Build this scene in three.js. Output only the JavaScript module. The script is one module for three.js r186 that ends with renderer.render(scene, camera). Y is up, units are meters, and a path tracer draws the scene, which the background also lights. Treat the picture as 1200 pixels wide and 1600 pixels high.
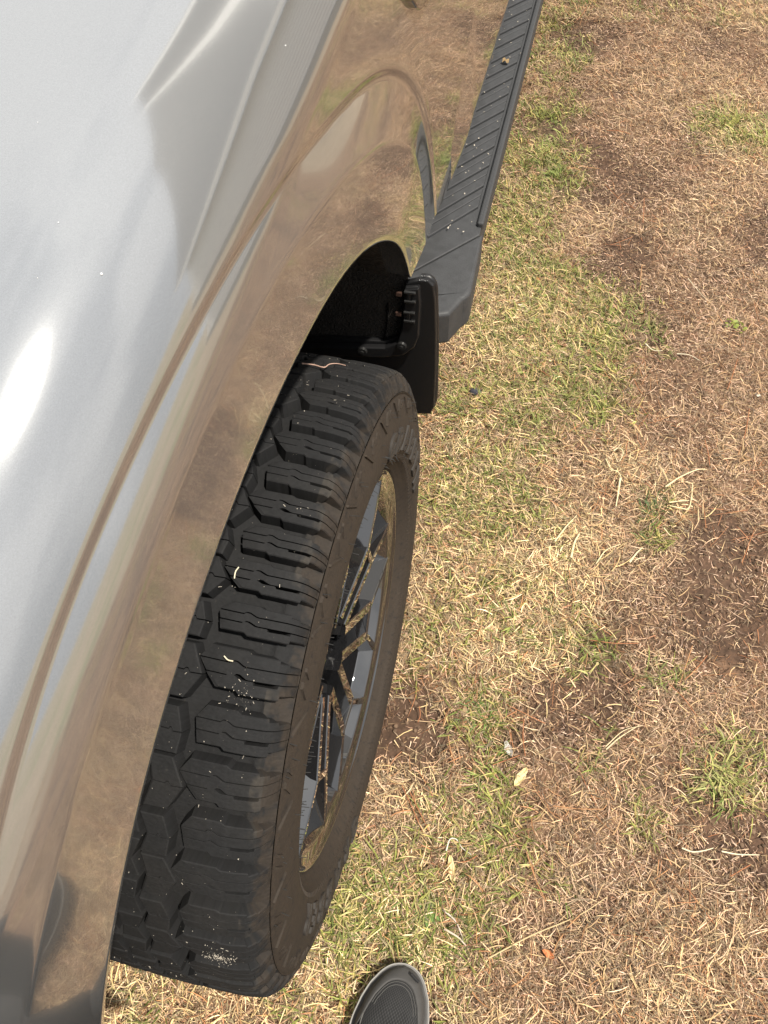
import * as THREE from 'three';
import { mergeGeometries, toCreasedNormals, mergeVertices } from 'three/addons/utils/BufferGeometryUtils.js';
import { RoundedBoxGeometry } from 'three/addons/geometries/RoundedBoxGeometry.js';
import { MarchingCubes } from 'three/addons/objects/MarchingCubes.js';
import { FontLoader } from 'three/addons/loaders/FontLoader.js';
import { TextGeometry } from 'three/addons/geometries/TextGeometry.js';

/* ---------- camera, sky, sun, exposure ---------- */
const V = (x, y, z) => new THREE.Vector3(x, y, z);
const scene = new THREE.Scene();
const FPX = 1180.48;                                   // focal length in pixels of the 1200 x 1600 picture
const CAM = V(0.28117, 1.36843, 0.38501);
const camR = V(0.97323708, -0.03553446, -0.22703939), camU = V(-0.16846482, 0.56163664, -0.81005178), camF = V(-0.15629839, -0.82662058, -0.5406193);
const camera = new THREE.PerspectiveCamera(2 * Math.atan(800 / FPX) * 180 / Math.PI, 3 / 4, 0.02, 400);
camera.position.copy(CAM); camera.up.copy(camU); camera.lookAt(CAM.clone().add(camF));
const renderer = new THREE.WebGLRenderer({ antialias: true });
renderer.setSize(768, 1024);
renderer.toneMapping = THREE.LinearToneMapping;
renderer.toneMappingExposure = 1.15;
renderer.shadowMap.enabled = true;

const SUN = V(0.37, 0.90, 0.15).normalize();
const sun = new THREE.DirectionalLight(new THREE.Color(1, 0.93, 0.82), 5.0);
sun.position.copy(SUN).multiplyScalar(12); sun.target.position.set(0, 0, 0);
sun.castShadow = true; sun.shadow.radius = 3.6; sun.shadow.mapSize.set(4096, 4096);
Object.assign(sun.shadow.camera, { left: -6, right: 6, top: 6, bottom: -6, near: 0.5, far: 40 });
sun.shadow.bias = -0.0004;
scene.add(sun); scene.add(sun.target);

/* ---------- noise ---------- */
let seed = 1234567;
const rnd = () => { seed |= 0; seed = seed + 0x6D2B79F5 | 0; let t = Math.imul(seed ^ seed >>> 15, 1 | seed); t = t + Math.imul(t ^ t >>> 7, 61 | t) ^ t; return ((t ^ t >>> 14) >>> 0) / 4294967296; };
const rr = (a, b) => a + (b - a) * rnd();
const hash = (x, y, z) => { let h = Math.imul(x, 374761393) + Math.imul(y, 668265263) + Math.imul(z, 2147483647 ^ 0x51ed27) | 0; h = Math.imul(h ^ h >>> 13, 1274126177); return ((h ^ h >>> 16) >>> 0) / 4294967296; };
const vn = (x, y, z = 0) => {
  const X = Math.floor(x), Y = Math.floor(y), Z = Math.floor(z); let a = x - X, b = y - Y, c = z - Z;
  a = a * a * (3 - 2 * a); b = b * b * (3 - 2 * b); c = c * c * (3 - 2 * c);
  const l = (p, q, t) => p + (q - p) * t;
  return l(l(l(hash(X, Y, Z), hash(X + 1, Y, Z), a), l(hash(X, Y + 1, Z), hash(X + 1, Y + 1, Z), a), b), l(l(hash(X, Y, Z + 1), hash(X + 1, Y, Z + 1), a), l(hash(X, Y + 1, Z + 1), hash(X + 1, Y + 1, Z + 1), a), b), c);
};
const fbm = (x, y, z = 0, o = 4) => { let s = 0, w = 0.5, t = 0; for (let i = 0; i < o; i++) { s += w * vn(x, y, z); t += w; w *= 0.5; x = x * 2.03 + 7.1; y = y * 2.03 + 3.7; z = z * 2.03 + 1.3; } return s / t; };
const ss = (a, b, x) => { const t = Math.min(1, Math.max(0, (x - a) / (b - a))); return t * t * (3 - 2 * t); };
const lerp = (a, b, t) => a + (b - a) * t;
const clamp = (x, a, b) => Math.min(b, Math.max(a, x));

/* ---------- sky: bright hazy cloud ---------- */
{
  const W = 512, H = 256, d = new Float32Array(W * H * 4);
  for (let j = 0; j < H; j++) for (let i = 0; i < W; i++) {
    const el = ((j + 0.5) / H - 0.5) * Math.PI, az = ((i + 0.5) / W - 0.5) * 2 * Math.PI;
    const x = Math.cos(el) * Math.cos(az), y = Math.sin(el), z = Math.cos(el) * Math.sin(az);
    const c = fbm(x * 2.6 + 5, y * 3.4, z * 2.6 + 9, 5), cl = ss(0.36, 0.66, c);
    const up = clamp(y, 0, 1), L = (0.64 + 0.36 * up) * (0.90 + 0.22 * cl);
    const b = [lerp(0.95, 1.0, cl), lerp(0.97, 1.0, cl), 1.0];
    const k = (j * W + i) * 4; for (let q = 0; q < 3; q++) d[k + q] = b[q] * L; d[k + 3] = 1;
  }
  const t = new THREE.DataTexture(d, W, H, THREE.RGBAFormat, THREE.FloatType);
  t.mapping = THREE.EquirectangularReflectionMapping; t.magFilter = t.minFilter = THREE.LinearFilter; t.needsUpdate = true;
  scene.background = t; scene.environment = t;
}

/* ---------- naming and helpers ---------- */
const used = {};
const numbered = (n) => { if (!(n in used)) { used[n] = 0; return n; } return n + '_' + String(++used[n]).padStart(3, '0'); };
const both = (m) => { m.castShadow = m.receiveShadow = true; return m; };
function mesh(name, g, m, parent) { const o = both(new THREE.Mesh(g, m)); o.name = parent ? name : numbered(name); if (parent) parent.add(o); else scene.add(o); return o; }
function thing(name, label, category, group) { const o = new THREE.Group(); o.name = numbered(name); o.userData = { label, category }; if (group) o.userData.group = group; scene.add(o); return o; }
function tag(o, label, category, group) { Object.assign(o.userData, { label, category }); if (group) o.userData.group = group; return o; }
const rayDir = (u, v) => camF.clone().multiplyScalar(FPX).addScaledVector(camR, u - 600).addScaledVector(camU, 800 - v);
// the place in the world, on the plane axis = val, that shows at the pixel (u, v) of the photograph
function P(u, v, axis, val) { const d = rayDir(u, v), t = (val - CAM[axis]) / d[axis]; return CAM.clone().addScaledVector(d, t); }
const G = (u, v, y = 0) => P(u, v, 'y', y);
function geo(pos, idx, uv) {
  const g = new THREE.BufferGeometry(); g.setAttribute('position', new THREE.Float32BufferAttribute(pos, 3));
  g.setAttribute('uv', new THREE.Float32BufferAttribute(uv || new Array(pos.length / 3 * 2).fill(0), 2));
  if (idx) g.setIndex(idx); g.computeVertexNormals(); return g;
}
function sheet(nu, nv, f, uvs) {                        // a grid of points f(i, j), i along u, j along v
  const pos = [], uv = [], idx = [];
  for (let j = 0; j < nv; j++) for (let i = 0; i < nu; i++) { const p = f(i / (nu - 1), j / (nv - 1), i, j); pos.push(p.x, p.y, p.z); const w = uvs ? uvs(i / (nu - 1), j / (nv - 1), p) : [i / (nu - 1), j / (nv - 1)]; uv.push(w[0], w[1]); }
  for (let j = 0; j < nv - 1; j++) for (let i = 0; i < nu - 1; i++) { const a = j * nu + i; idx.push(a, a + 1, a + nu, a + 1, a + nu + 1, a + nu); }
  return geo(pos, idx, uv);
}
function tube(pts, r, seg = 12, rad = 5, taper = 0) {
  const c = new THREE.CatmullRomCurve3(pts), g = new THREE.TubeGeometry(c, seg, r, rad, false);
  if (taper) { const p = g.attributes.position; for (let i = 0; i <= seg; i++) { const q = c.getPointAt(i / seg), k = 1 - taper * i / seg; for (let j = 0; j <= rad; j++) { const n = i * (rad + 1) + j; p.setXYZ(n, lerp(q.x, p.getX(n), k), lerp(q.y, p.getY(n), k), lerp(q.z, p.getZ(n), k)); } } }
  return g;
}
const strip = (g) => { for (const k of Object.keys(g.attributes)) if (!['position', 'normal', 'uv'].includes(k)) g.deleteAttribute(k); return g.index ? g.toNonIndexed() : g; };
const merge = (l) => mergeGeometries(l.map(strip));
function canvasTex(W, H, f, srgb = true) {              // f(x, y) gives linear r, g, b (or one number)
  const d = new Uint8Array(W * H * 4), enc = (v) => srgb ? Math.round(255 * clamp(v <= 0.0031308 ? v * 12.92 : 1.055 * Math.pow(v, 1 / 2.4) - 0.055, 0, 1)) : Math.round(255 * clamp(v, 0, 1));
  for (let j = 0; j < H; j++) for (let i = 0; i < W; i++) { const c = f(i, j), k = (j * W + i) * 4; if (typeof c === 'number') d[k] = d[k + 1] = d[k + 2] = enc(c); else for (let q = 0; q < 3; q++) d[k + q] = enc(c[q]); d[k + 3] = 255; }
  const t = new THREE.DataTexture(d, W, H, THREE.RGBAFormat); t.magFilter = THREE.LinearFilter; t.minFilter = THREE.LinearMipmapLinearFilter; t.generateMipmaps = true; t.wrapS = t.wrapT = THREE.RepeatWrapping; if (srgb) t.colorSpace = THREE.SRGBColorSpace; t.needsUpdate = true; return t;
}
const rgb = (r, g, b) => new THREE.Color().setRGB(r, g, b);
const std = (c, rough, extra = {}) => new THREE.MeshStandardMaterial({ color: rgb(...c), roughness: rough, metalness: 0, side: THREE.DoubleSide, ...extra });
const phys = (c, rough, extra = {}) => new THREE.MeshPhysicalMaterial({ color: rgb(...c), roughness: rough, metalness: 0, side: THREE.DoubleSide, ...extra });

/* ---------- where the lawn is green, straw or bare (places of the patches read off the photograph) ---------- */
const patch = (list) => list.map(([u, v, r, w]) => { const c = G(u, v), s = rayDir(u, v).length() / FPX; const dist = c.distanceTo(CAM); return [c.x, c.z, r * dist / FPX * 1.05, w]; });
const GREEN = patch([[835, 235, 55, .9], [868, 268, 45, .9], [800, 330, 60, .7], [790, 400, 70, .6], [850, 450, 70, .7], [950, 500, 75, .9], [900, 560, 70, .7], [760, 520, 60, .6], [720, 620, 70, .6], [820, 620, 80, .6], [700, 760, 70, .6], [780, 800, 80, .5], [950, 640, 50, .5], [880, 1000, 45, .7], [930, 1010, 40, .6], [800, 940, 80, .4], [752, 1112, 40, 1], [660, 1000, 50, .6], [1140, 190, 42, 1.1], [1195, 220, 40, .8], [1090, 215, 30, .5], [1130, 1215, 40, .8], [1030, 795, 24, .8], [1015, 845, 26, .8], [770, 1270, 45, .5], [730, 1300, 40, .5], [660, 1400, 60, .7], [560, 1390, 60, .7], [600, 1480, 60, .5], [480, 1500, 50, .6], [250, 1545, 40, .3], [880, 90, 40, .5], [855, 30, 45, .6], [1180, 1180, 40, .5], [940, 1180, 40, .35], [700, 1460, 50, .5], [1050, 1060, 30, .5], [800, 1340, 40, .4], [860, 170, 40, .5], [900, 1400, 30, .4], [1000, 1290, 30, .4], [560, 1580, 40, .4]]);
const BARE = patch([[925, 245, 60, 1], [975, 290, 60, .8], [900, 300, 40, .9], [870, 205, 30, .8], [985, 395, 60, .8], [930, 420, 40, .7], [1010, 500, 60, .7], [1050, 600, 80, .4], [1130, 850, 60, 1.1], [1100, 960, 80, 1], [1150, 960, 50, .8], [930, 960, 50, .8], [900, 1065, 60, 1.2], [870, 1100, 50, .9], [960, 1100, 50, .5], [930, 45, 45, .8], [905, 75, 40, .7], [1120, 80, 60, .4], [830, 862, 40, .7], [640, 1125, 45, 1.7], [612, 1165, 45, 1.5], [625, 1090, 30, 1.1], [1080, 290, 60, .4], [1130, 440, 60, .4], [1190, 360, 60, .4], [700, 1420, 20, .7], [1170, 1330, 50, .4], [760, 1190, 60, .4], [1070, 700, 50, .3], [800, 1170, 30, .6], [690, 1180, 50, .5]]);
const BRIGHT = patch([[850, 955, 75, 1.1], [800, 990, 55, .9], [900, 840, 60, .9], [740, 700, 80, .6], [760, 880, 60, .6], [700, 900, 60, .5], [970, 730, 40, .8], [1060, 790, 45, .8], [1180, 220, 70, .6], [1110, 330, 60, .5], [620, 1420, 60, .5], [830, 520, 80, .5], [720, 460, 60, .5], [1150, 1250, 60, .4], [1100, 1500, 90, .4], [1020, 1560, 80, .4], [660, 1530, 60, .4], [260, 1570, 90, .9], [420, 1570, 80, .7], [180, 1540, 60, .8]]);
const field = (l, x, z) => { let s = 0; for (const [a, b, r, w] of l) { const d = ((x - a) ** 2 + (z - b) ** 2) / (r * r); if (d < 5) s += w * Math.exp(-d); } return s; };
const inView = (x, z) => x > -1.2 && x < 2.6 && z > -2.9 && z < 1.5;
const greenAt = (x, z) => clamp(.16 * ss(.5, .25, x) * ss(.3, .6, fbm(x * 9, z * 9, 12)) + (inView(x, z) ? field(GREEN, x, z) : 0.25) * (0.45 + 1.1 * vn(x * 22, z * 22, 3)) + 0.10 * ss(0.5, 0.75, fbm(x * 3.1, z * 3.1, 8)) - .17, 0, 1.2);
const bareAt = (x, z) => clamp((inView(x, z) ? field(BARE, x, z) : 0) * (0.7 + 0.9 * vn(x * 30, z * 30, 5)) + 0.7 * ss(0.5, 0.74, fbm(x * 4.3 + 9, z * 4.3, 2)), 0, 1.2);
const brightAt = (x, z) => clamp(.42 * ss(.62, .25, x) * ss(-2.4, -1.4, z) + (inView(x, z) ? field(BRIGHT, x, z) : 0.2) + 0.4 * ss(0.45, 0.8, fbm(x * 5 + 3, z * 5, 6)), 0, 1.3);
const hGround = (x, z) => 0.010 * (fbm(x * 7, z * 7, 4) - .5) + 0.016 * (fbm(x * 30, z * 30, 6, 4) - .5) - 0.004 * clamp(bareAt(x, z), 0, 1);

/* ---------- ground ---------- */
{
  const S = 1536, X0 = -.9, Z0 = -3.6, L = 4.8;
  const cmap = canvasTex(S, S, (i, j) => {
    const x = X0 + L * (i + .5) / S, z = Z0 + L * (j + .5) / S, b = bareAt(x, z), n = fbm(x * 40, z * 40, 1, 4), m = vn(x * 160, z * 160, 7), k = vn(x * 420, z * 420, 2);
    const d = lerp(0.62, 1.25, n) * lerp(0.75, 1.2, m) * lerp(.7, 1.3, k), t = clamp(0.52 - 0.62 * b + 0.5 * (n - .5), 0, 1);
    const c = [lerp(.095, .30, t), lerp(.055, .178, t), lerp(.034, .103, t)];
    const g = .5 * greenAt(x, z); return [lerp(c[0], .15, g) * d, lerp(c[1], .14, g) * d, lerp(c[2], .05, g) * d];
  });
  const bmap = canvasTex(S, S, (i, j) => { const x = L * i / S, z = L * j / S; return 0.6 * fbm(x * 90, z * 90, 3, 4) + .4 * vn(x * 330, z * 330, 5); }, false);
  const near = std([1, 1, 1], 1, { map: cmap, bumpMap: bmap, bumpScale: 0.006 });
  const N = 400;
  const g = sheet(N, N, (u, v) => { const x = X0 + L * u, z = Z0 + L * v, e = Math.min(u, 1 - u, v, 1 - v); return V(x, hGround(x, z) * ss(0, .03, e), z); });
  { const ix = g.index.array; for (let k = 0; k < ix.length; k += 3) { const t = ix[k + 1]; ix[k + 1] = ix[k + 2]; ix[k + 2] = t; } g.computeVertexNormals(); }
  // the lawn beyond: one piece with the near sheet cut out of it
  const sh = new THREE.Shape(); sh.moveTo(-150, -150); sh.lineTo(150, -150); sh.lineTo(150, 150); sh.lineTo(-150, 150);
  const ho = new THREE.Path(); ho.moveTo(X0, -Z0); ho.lineTo(X0, -Z0 - L); ho.lineTo(X0 + L, -Z0 - L); ho.lineTo(X0 + L, -Z0); sh.holes.push(ho);
  const far = new THREE.ShapeGeometry(sh); far.rotateX(-Math.PI / 2);
  const fmap = canvasTex(512, 512, (i, j) => { const x = 6 * i / 512, z = 6 * j / 512, n = .5 * (fbm(x * 2, z * 2, 11) + vn(x * 30, z * 30, 4)), g2 = ss(.45, .65, fbm(x * 1.4 + 4, z * 1.4, 3)); const d = lerp(.6, 1.3, n); return [lerp(.29, .20, g2) * d, lerp(.23, .195, g2) * d, lerp(.165, .11, g2) * d]; });
  const fu = far.attributes.uv, fp = far.attributes.position; for (let i = 0; i < fp.count; i++) fu.setXY(i, fp.getX(i) / 6, fp.getZ(i) / 6);
  const gr = new THREE.Group(); gr.name = 'ground'; gr.userData.kind = 'structure'; scene.add(gr);
  mesh('soil', g, near, gr); mesh('lawn', far, std([1, 1, 1], 1, { map: fmap }), gr);
}

/* ---------- house that the paint mirrors, behind and to the right, outside the frame ---------- */
{
  const h = thing('house', 'white clapboard house with grey roof and white trim behind the truck', 'house');
  const white = std([.82, .82, .81], .6), grey = std([.22, .225, .235], .85);
  const Z = -4.3, x0 = 1.25, x1 = 8.2, H = 2.9, e = .17, sd = [];
  for (let y = 0.3; y < H - .1; y += e) { const b = new THREE.BoxGeometry(x1 - x0, e - .018, .03); b.translate((x0 + x1) / 2, y + e / 2, Z + .005); sd.push(b); }
  mesh('siding', merge(sd), white, h);
  const bx = (name, w, hh, d, x, y, z, m, rx = 0) => { const b = new THREE.BoxGeometry(w, hh, d); b.rotateX(rx); b.translate(x, y, z); return mesh(name, b, m, h); };
  bx('wall', x1 - x0, H, .2, (x0 + x1) / 2, H / 2, Z - .125, std([.08, .08, .08], .9)); bx('wall', .2, H, 7, x0 + .1, H / 2, Z - 3.8, white);  // front wall coloured dark to deepen the shade lines between siding boards
  bx('foundation', x1 - x0, .3, .1, (x0 + x1) / 2, .15, Z + .03, std([.3, .29, .27], .9));
  bx('trim_board', .16, H, .05, x0 + .06, H / 2, Z + .04, white);
  const a = 1.15, L = 12, zc = (t) => Z + .45 - Math.cos(a) * t, yc = (t) => H + .02 + Math.sin(a) * t, w = x1 - x0 + .6, xm = (x0 + x1) / 2;
  bx('roof', w, .08, L, xm, yc(L / 2), zc(L / 2), grey, a);
  bx('trim_board', w, .22, .05, xm, H - .02, Z + .47, white);
  bx('trim_board', .22, .16, L, x0 - .30, yc(L / 2) + .03, zc(L / 2), white, a);
  bx('trim_board', .26, .06, L, x0 + 1.5, yc(L / 2) + .06, zc(L / 2), white, a);
}

/* ================= the truck ================= */
const truck = thing('pickup_truck', 'silver grey pickup truck with black mud flap, step and all terrain tyre on the lawn', 'truck');
const paint = (() => {
  const b = canvasTex(512, 512, (i, j) => .55 * vn(i / 3.1, j / 3.1, 1) + .45 * fbm(i / 26, j / 26, 4, 3), false), c = canvasTex(512, 512, (i, j) => { const d = .475 * (.92 + .16 * vn(i / 1.1, j / 1.1, 3)); return [d * .985, d, d * 1.01]; });
  b.repeat.set(5, 5); c.repeat.set(6, 6);
  return phys([1, 1, 1], .10, { map: c, bumpMap: b, bumpScale: .000006, metalness: .86, clearcoat: 1, clearcoatRoughness: .02 });
})();
const blackPlastic = phys([.012, .012, .013], .42);
const stepMat = (() => {
  const b = canvasTex(256, 256, (i, j) => .5 * vn(i / 1.6, j / 1.6, 1) + .5 * vn(i / 4, j / 4, 3), false), c = canvasTex(256, 256, (i, j) => { const n = fbm(i / 30, j / 30, 2), k = vn(i / 1.3, j / 1.3, 6); const d = .050 * (.75 + .5 * n) * (.85 + .3 * k); return [d * .97, d, d * 1.06]; });
  for (const t of [b, c]) t.repeat.set(8, 8);
  return std([1, 1, 1], .62, { map: c, bumpMap: b, bumpScale: .0003 });
})();
const felt = (() => { const b = canvasTex(256, 256, (i, j) => fbm(i / 5, j / 5, 4, 4), false), c = canvasTex(256, 256, (i, j) => { const n = vn(i / 1.2, j / 1.2, 2), m = fbm(i / 50, j / 50, 7); const s = n > .93 ? .05 : 0; const d = .012 + .016 * m + s; return [d * 1.15, d, d * .85]; }); b.repeat.set(4, 4); c.repeat.set(4, 4); return std([1, 1, 1], 1, { map: c, bumpMap: b, bumpScale: .004 }); })();
const darkMetal = std([.02, .02, .02], .6);

/* body section: v runs up the side and over onto the hood */
const XB = .092, V1 = 1.042, RS = .105, T1 = 80 * Math.PI / 180, T0 = 3 * Math.PI / 180;
function section(v) {
  if (v < V1) { let x = XB; if (v < .62) x -= (.62 - v) * .35 * ss(.62, .56, v); x += .004 * Math.sin(clamp((v - .6) / .43, 0, 1) * Math.PI); return [x, v]; }
  const L = RS * (T1 - T0), s = v - V1;
  if (s < L) { const t = T0 + s / RS; return [XB - RS * (Math.cos(T0) - Math.cos(t)), V1 + RS * (Math.sin(t) - Math.sin(T0))]; }
  const x1 = XB - RS * (Math.cos(T0) - Math.cos(T1)), y1 = V1 + RS * (Math.sin(T1) - Math.sin(T0)), k = s - L;
  return [x1 - k * Math.sin(T1) , y1 + k * Math.cos(T1) * Math.exp(-k * 1.2)];
}
const sp = (x) => x > 20 ? x : Math.log(1 + Math.exp(x));
const yShift = (z) => -.036 * sp((z - .115) / .07) + .03 * (sp((-z - .1) / .1) - sp((-z - .45) / .1)) + .004;
const taper = (z) => z > -.1 ? -.16 * (z + .1) ** 2 : 0;
function body(v, z, out = 0) {
  const k = ss(.60, .95, v), sh = yShift(z) * k, [x, y] = section(v - sh), e = .004, [x2, y2] = section(v - sh + e), tx = (x2 - x) / e, ty = (y2 - y) / e, l = Math.hypot(tx, ty) || 1;
  return V(x + taper(z) + out * ty / l, y + sh - out * tx / l, z);
}
/* fender: columns leave the wheel arch, first across the flare and then over the panel */
const AY = .42, AZ = -.008, AR = .522;
const deg = Math.PI / 180;
function arch(phi) { return [AY + AR * Math.sin(phi), AZ + AR * Math.cos(phi)]; }
const PHI0 = 16 * deg, PHI1 = 151 * deg;
function flare(phi) {                                   // distances from the edge: top of the face, root of the shoulder
  const k = ss(100 * deg, 150 * deg, phi); return { d1: .086 + .03 * k, d2: .116 + .072 * k, h: lerp(.0066, .0115, ss(78 * deg, 118 * deg, phi)) * (1 - .75 * ss(128 * deg, 151 * deg, phi)) };
}
function outer(phi) {                                   // where each column ends
  const pts = [[PHI0, .54, .66], [40 * deg, 1.0, .66], [58 * deg, 1.75, .66], [100 * deg, 1.8, -.45], [120 * deg, 1.7, -.80], [136 * deg, 1.05, -.80], [PHI1, .598, -.80]];
  for (let i = 0; i < pts.length - 1; i++) if (phi <= pts[i + 1][0]) { const t = (phi - pts[i][0]) / (pts[i + 1][0] - pts[i][0]); return [lerp(pts[i][1], pts[i + 1][1], t), lerp(pts[i][2], pts[i + 1][2], t)]; }
  return [.598, -.80];
}
const FL = [];                                          // stations over the flare: [fraction, height of the section]
function flarePt(phi, s) {                              // s: distance from the edge (m)
  const f = flare(phi), dir = phi + 40 * deg * ss(112 * deg, 151 * deg, phi), [y0, z0] = arch(phi);
  let out; const { d1, d2, h } = f, hh = h;
  const top = hh, base = 0, r = .0036;
  if (s < .006) out = lerp(hh * .55, hh * .82, Math.sqrt(clamp(s / .006, 0, 1)));
  else if (s < d1 - r) out = lerp(hh * .82, top, (s - .006) / (d1 - r - .006));
  else if (s < d1 + r) { const t = (s - d1 + r) / (2 * r), sl = (top - .0) / (d2 - d1); out = top - sl * r * t * t; }
  else { const sl = top / (d2 - d1), a = top - sl * r, rem = d2 - d1 - r; const t = (s - d1 - r) / rem; const m = sl * rem; const tb = 1.22, tw = .30; if (t < tb) out = a - m * t; else if (t < tb + tw) { const q = (t - tb) / tw; out = lerp(a - m * tb, a - m * .93, q * q * (3 - 2 * q)); } else out = a - m * .93; }
  return { v: y0 + s * Math.sin(dir), z: z0 + s * Math.cos(dir), out };
}
{
  const NU = 260, st = [0, .0012, .003, .006]; for (let i = 1; i <= 12; i++) st.push(.006 + i / 12 * .070);
  const flareN = 90, NV = flareN + 70;
  const g = sheet(NU, NV, (u, v, i, j) => {
    const phi = lerp(PHI0, PHI1, u), f = flare(phi), end = f.d2 + .03;
    if (j < flareN) { const t = j / (flareN - 1), s = t < .1 ? .006 * (t / .1) ** 1.5 : lerp(.006, end, (t - .1) / .9), q = flarePt(phi, s); return body(q.v, q.z, q.out); }
    const a = flarePt(phi, end), t = (j - flareN + 1) / (NV - flareN), [ov, oz] = outer(phi), k = Math.pow(t, 1.35), res = a.out * (1 - ss(0, .12, t));
    return body(lerp(a.v, ov, k), lerp(a.z, oz, k), res);
  }, (u, v, p) => [p.z, p.y - p.x]);
  mesh('fender', g, paint, truck);
  // the rolled lip that turns in from the arch edge
  const lip = sheet(120, 7, (u, v) => {
    const phi = lerp(PHI0, PHI1, u), q = flarePt(phi, 0), b = body(q.v, q.z, q.out), w = lerp(.03, .036, ss(90 * deg, 150 * deg, phi));
    const dx = v * w, rr2 = AR + (v < .15 ? .0015 * v / .15 : .0015 + .004 * v); return V(b.x - dx, AY + rr2 * Math.sin(phi) , AZ + rr2 * Math.cos(phi));
  });
  mesh('fender_lip', lip, paint, truck);
  // liner: a felt barrel round the wheel and its inner wall
  const P1 = 205 * deg, lin = sheet(90, 16, (u, v, i, j) => { const phi = lerp(-20 * deg, P1, u), t = Math.max(0, (j - 1) / 14), n = .006 * fbm(u * 30, v * 9, 2) * ss(.05, .2, t), q = flarePt(clamp(phi, PHI0, PHI1), 0), b = body(q.v, q.z, q.out), x0 = b.x - .034, r = j === 0 ? AR + .0052 : lerp(AR + .004, AR + .03, ss(0, .3, t)); return V(lerp(x0 - (j === 0 ? 0 : .001), -.36, t), AY + (r + n) * Math.sin(phi), AZ + (r + n) * Math.cos(phi)); }, (u, v) => [u * 1.8, v * .45]);
  const wallG = sheet(60, 8, (u, v) => { const phi = lerp(-20 * deg, P1, u); return V(-.36, AY + (AR + .03) * v * Math.sin(phi), AZ + (AR + .03) * v * Math.cos(phi)); }, (u, v) => [u * 1.5, v * .5]);
  const back = new THREE.BoxGeometry(.455, .46, .01); back.translate(-.1395, .47, -.481); 
  mesh('wheel_arch_liner', merge([lin, wallG, back]), felt, truck);
}
/* door behind the fender gap, lower lip, and the rest of the body */
{
  const door = sheet(60, 70, (u, v) => { const z = lerp(-.8015, -2.15, u), vv = lerp(.59, 1.12, v); const yl = .64 + .75 * clamp(-.76 - z, 0, .22), sc = .045 * Math.max(0, yl - vv); return body(vv, z, Math.min(sc, .008) - .0004); });
  mesh('door', door, paint, truck);
  const rock = sheet(50, 10, (u, v) => { const z = lerp(-.47, -2.6, u), y = lerp(.585, .40, v); return V(.072 - .07 * v * v - .012, y + .03 * ss(-.75, -.5, z) * (1 - v), z); });
  mesh('rocker_panel', rock, blackPlastic, truck);
  // hood, far side, grille end, cab and bed: the rest of the vehicle
  const hood = sheet(40, 40, (u, v) => { const z = lerp(.66, -.80, u); const e = body(1.75, z); const x = lerp(e.x, -1.75, v); return V(x, e.y + .05 * Math.sin(Math.PI * v) - .004, z); });
  mesh('hood', hood, paint, truck);
  const cab = new RoundedBoxGeometry(1.56, .72, 2.1, 4, .16); cab.translate(-.83, 1.50, -2.15); mesh('cab', cab, phys([.02, .022, .025], .05, { clearcoat: 1 }), truck);
  const farSide = new THREE.BoxGeometry(.06, .7, 5.2); farSide.translate(-1.76, .86, -2.0); mesh('far_side', farSide, paint, truck);
  const bed = new RoundedBoxGeometry(1.84, .62, 1.75, 3, .05); bed.translate(-.83, .92, -4.1); mesh('bed', bed, paint, truck);
  const front = new RoundedBoxGeometry(1.5, .62, .12, 3, .05); front.translate(-.85, .72, .72); mesh('bumper', front, blackPlastic, truck);
  const floor = new THREE.BoxGeometry(1.5, .12, 5.4); floor.translate(-.95, .50, -2.15); mesh('underbody', floor, darkMetal, truck);
  const dashG = new THREE.BoxGeometry(1.7, .5, .1); dashG.translate(-.85, .8, -.86); mesh('firewall', dashG, darkMetal, truck);
  // rear wheel, far wheels as plain dark tyres of true size
  for (const [x, z] of [[-.02, -3.62], [-1.62, 0], [-1.62, -3.62]]) { const t = new THREE.TorusGeometry(.29, .115, 16, 40); t.rotateY(Math.PI / 2); t.scale(1.1, 1, 1); t.translate(x, .395, z); mesh('rear_tyre', t, std([.025, .025, .025], .9), truck); }
  // vent badge on the fender, at the upper edge of the picture
  const c = P(654, -26, 'x', .098), sh = new THREE.Shape();
  const pts = [[640, -2], [647, 9], [653, 13], [661, 8], [667, -2], [676, -40], [622, -40]].map(([u, v]) => P(u, v, 'x', .098));
  const flat = pts.map((p) => new THREE.Vector2(-p.z, p.y)); sh.setFromPoints(flat);
  const vg = new THREE.ExtrudeGeometry(sh, { depth: .006, bevelEnabled: true, bevelSize: .002, bevelThickness: .002, bevelSegments: 2 });
  vg.rotateY(Math.PI / 2); vg.translate(.094, 0, 0); const vb = mesh('fender_vent', vg, phys([.02, .02, .022], .12, { clearcoat: 1 }), truck);
  const wtr = new THREE.BoxGeometry(.004, .03, .05); 
}

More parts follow.
